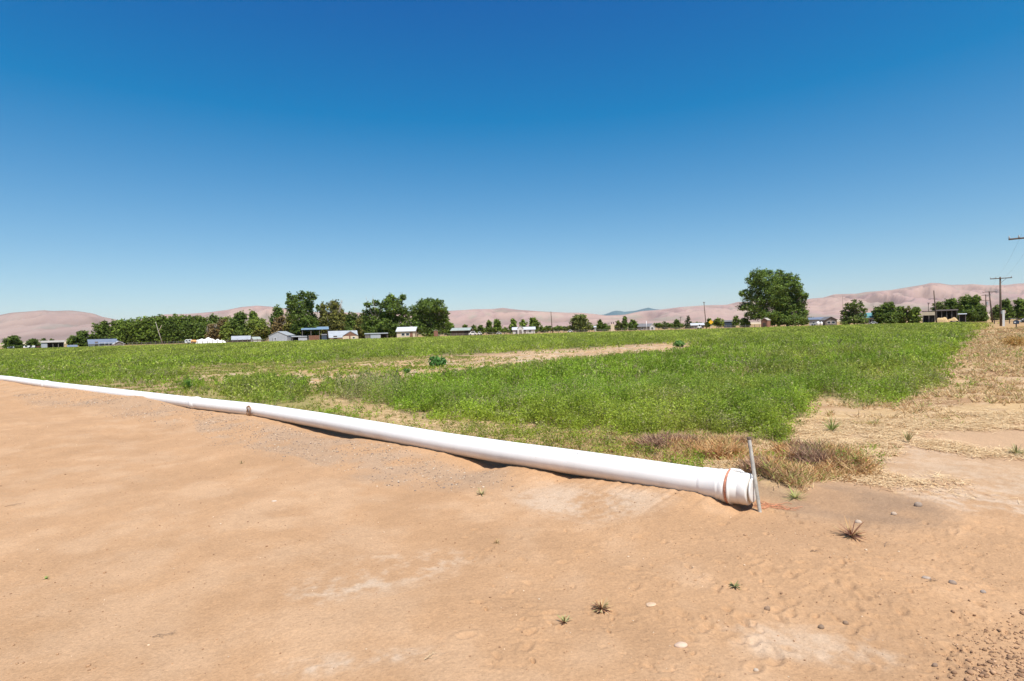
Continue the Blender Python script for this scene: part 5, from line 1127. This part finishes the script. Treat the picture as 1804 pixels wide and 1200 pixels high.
# ------------------------------------------------------------------ poles, signs, fences
def pole(label, u, vtop, D, r=.15, arm=None, vbase=None, lean=0, transf=False, arm_turn=None, cat='utility pole', second=None, ground=None):
    x, z = atd(u, vtop, D); x = float(x); z = float(z); b = H1(x, D) if D < 140 else 0
    root = thing('utility_pole', label, cat, (x, D, b)); z -= b
    MB().tube([(lean, 0, -.4), (lean * .5, 0, z * .5), (0, 0, z)], [r * 1.15, r, r * .8], 12).build('shaft', M['pole'], root, True)
    if arm:
        L = arm; ang = facing(x, D) if arm_turn is None else R(arm_turn); c, s = math.cos(ang), math.sin(ang)
        za = z - .25
        for dz in ([0] if not second else [0, -1.9]):
            m_ = MB(); m_.tube([(-L / 2 * c, -L / 2 * s - .16, za + dz), (L / 2 * c, L / 2 * s - .16, za + dz)], .075, 4); m_.build('crossarm', M['pole'], root)
        for f in (-.48, -.25, .48):
            MB().tube([(L * f * c, L * f * s - .16, za + .05), (L * f * c, L * f * s - .16, za + .14), (L * f * c, L * f * s - .16, za + .30)], [.03, .07, .04], 8).build('insulator', M['insul'], root)
        MB().tube([(L * .25 * c, L * .25 * s - .14, za - .05), (0, -.1, za - .8)], .025, 5).build('brace', M['pole'], root)
    if transf: MB().tube([(.42, -.1, z * .62), (.42, -.1, z * .62 + 1.1)], [.3, .3], 14).build('transformer', M['insul'], root)
    return (x, D, b + z)
pA = pole('near utility pole whose crossarm reaches in at the right edge', 1811, 414, 52, .15, 2.9)
pB = pole('tall dark utility pole with crossarm by the white marker post', 1762, 488, 99, .15, 2.9)
pC = pole('smaller leaning utility pole with crossarm left of the tallest right pole', 1742.5, 513, 160, .17, 3.1, lean=.9)
pD = pole('most distant right hand pole carrying a pale transformer', 1736.5, 519, 205, .18, 2.6, transf=True, second=True)
pole('pole standing before the open hay garage at right', 1645, 512, 190, .19, None, lean=.8, transf=False)
pole('short pole left of the garage pole', 1635.5, 533, 215, .13, .9)
pole('lone tall leaning pole left of the wide round tree', 970.5, 549, 232, .16, None, lean=.4)
pole('tall bare pole left of the great cottonwood', 1240, 532, 240, .17, .9, lean=.8)
pole('thin distant pole left of the pointed conifer', 1199, 558, 300, .15, 1.6)
pole('thin pole standing left of the pale pillar', 1072.5, 569, 300, .10, .8)
pole('thin pole in front of the hill right of the grey houses', 1484.5, 522, 300, .08, None, cat='mast')
def wire(a, b, off, label, sag):
    pts = []
    for i in range(25):
        t = i / 24; pts.append((a[0] + (b[0] - a[0]) * t + off[0], a[1] + (b[1] - a[1]) * t + off[1], a[2] + (b[2] - a[2]) * t - .0 - sag * 4 * t * (1 - t)))
    o = MB().tube(pts, .0045, 5).build('overhead_wire', M['pole']); tag(o, label, 'power line')
wire(pA, pB, (-1.2, -.7, 0), 'thin power line between the near pole and the tall dark pole, left strand', .5)
wire(pA, pB, (1.2, .6, 0), 'thin power line between the near pole and the tall dark pole, right strand', .5)
wire(pB, pC, (-1.2, -.7, 0), 'thin power line from the tall dark pole to the smaller leaning one', .9)
# yellow diamond sign
r_, w_, h_ = frame('road_sign', 'yellow diamond warning sign on a pale post by the far track', 'road sign', 1253, 214); zc = h_(567.6); s = w_(7) * .62
MB().box(-.06, .06, .03, .13, 0, zc).build('post', M['insul'], r_); MB().prism([(-s, zc), (0, zc - s), (s, zc), (0, zc + s)], -.02, .02, 'y').build('sign_face', M['yellow'], r_)
r_, w_, h_ = frame('marker_post', 'slim white post by the far track left of the white gable', 'post', 1139.3, 218); z = h_(566)
MB().tube([(0, 0, 0), (0, 0, z * .6), (0, 0, z)], [.11, .1, .09], 8).build('shaft', M['whitepaint'], r_, True); MB().tube([(0, 0, z), (0, 0, z + .1)], [.13, .02], 8).build('cap', M['whitepaint'], r_)
r_, w_, h_ = frame('marker_post', 'thick white post standing right of the tall dark pole', 'post', 1768.5, 96, 0); z = h_(546.5); a = w_(4.2)
MB().box(-a / 2, a / 2, -.06, .06, -.3, z).build('shaft', M['whitepaint'], r_); MB().box(a / 2 + .01, a / 2 + .14, .0, .1, z - .55, z - .05).build('plate', M['cream'], r_); MB().box(-a / 2 - .18, -a / 2 - .01, .0, .1, z - .6, z - .1).build('plate', M['roof_metal'], r_)
r_, w_, h_ = frame('mailbox', 'dark rounded mailbox on a post near the right edge', 'mailbox', 1790.5, 60, .05); z = h_(563.8)
MB().tube([(0, .0, -.3), (0, .0, z - .42)], .05, 8).build('post', M['pole'], r_)
pr = [(-.27, z - .42), (.27, z - .42), (.27, z - .2)] + [(.27 * math.cos(R(t)), z - .2 + .2 * math.sin(R(t))) for t in range(15, 180, 15)] + [(-.27, z - .2)]
MB().prism([(a * .9, b) for a, b in pr], -.25, .25, 'y').build('box', M['navy'], r_); MB().box(.25, .42, -.05, .0, z - .2, z - .08).build('flag', M['insul'], r_)
MB().box(-.16, -.02, -.27, -.252, z - .32, z - .18).build('plate', M['whitepaint'], r_)
def fence(label, u0, v0, D0, u1, v1, D1, n, mt='greywood', rails=2, hh=1.25):
    a = (float(atd(u0, v0, D0)[0]), D0); b = (float(atd(u1, v1, D1)[0]), D1); root = thing('fence', label, 'fence', (a[0], a[1], -.1)); d = Vector((b[0] - a[0], b[1] - a[1], 0))
    for i in range(n):
        t = i / (n - 1); p = d * t; rr = random.Random(i); MB().tube([(p.x, p.y, -.2), (p.x + rr.uniform(-.05, .05), p.y, hh + rr.uniform(-.1, .15))], .09, 7).build('post', M[mt], root)
    for k in range(rails):
        z = hh * (.45 + .42 * k); mb = MB(); mb.tube([(0, -.1, z), (d.x, d.y - .1, z)], .045 if rails < 3 else .03, 5); mb.build('rail', M[mt], root)
fence('weathered post and rail fence before the grove', 225, 605, 216, 330, 603, 218, 14)
fence('fence of dark posts running below the tarpaulin piles', 330, 603, 216, 480, 599, 218, 18)
fence('thin posted fence along the dry pasture right of the cottonwood', 772, 590, 216, 970, 586, 224, 20)
fence('rail fence in front of the wide round tree', 975, 586, 224, 1075, 580, 222, 12)
fence('dark rail fence between the pale pillar and the white gable', 1085, 580, 222, 1225, 577, 222, 14)
fence('low fence between the yellow sign and the little brown shed', 1262, 575, 222, 1338, 573, 224, 10)
fence('long dark rail fence beside the road at right', 1752, 575, 132, 1860, 570, 128, 9, 'darkwood', 2, 1.3)
box_vehicle('car', 'white car cut off by the right picture edge', 'car', 1796, 1822, 560, 138, 'whitepaint', 2, cab=True)

# ------------------------------------------------------------------ haze over the whole plain
hz = MB().box(-26000, 26000, -300, 30000, -8, 580).build('haze', bpy.data.materials.new('haze_air')); hm = hz.data.materials[0]; hm.use_nodes = True
nt = hm.node_tree; nt.nodes.clear(); ho = nt.nodes.new('ShaderNodeOutputMaterial'); pv = nt.nodes.new('ShaderNodeVolumePrincipled')
pv.inputs['Color'].default_value = (.80, .88, 1.0, 1); pv.inputs['Density'].default_value = 1.9e-5; pv.inputs['Anisotropy'].default_value = 0.1
nt.links.new(pv.outputs[0], ho.inputs['Volume']); tag(hz, kind='stuff')
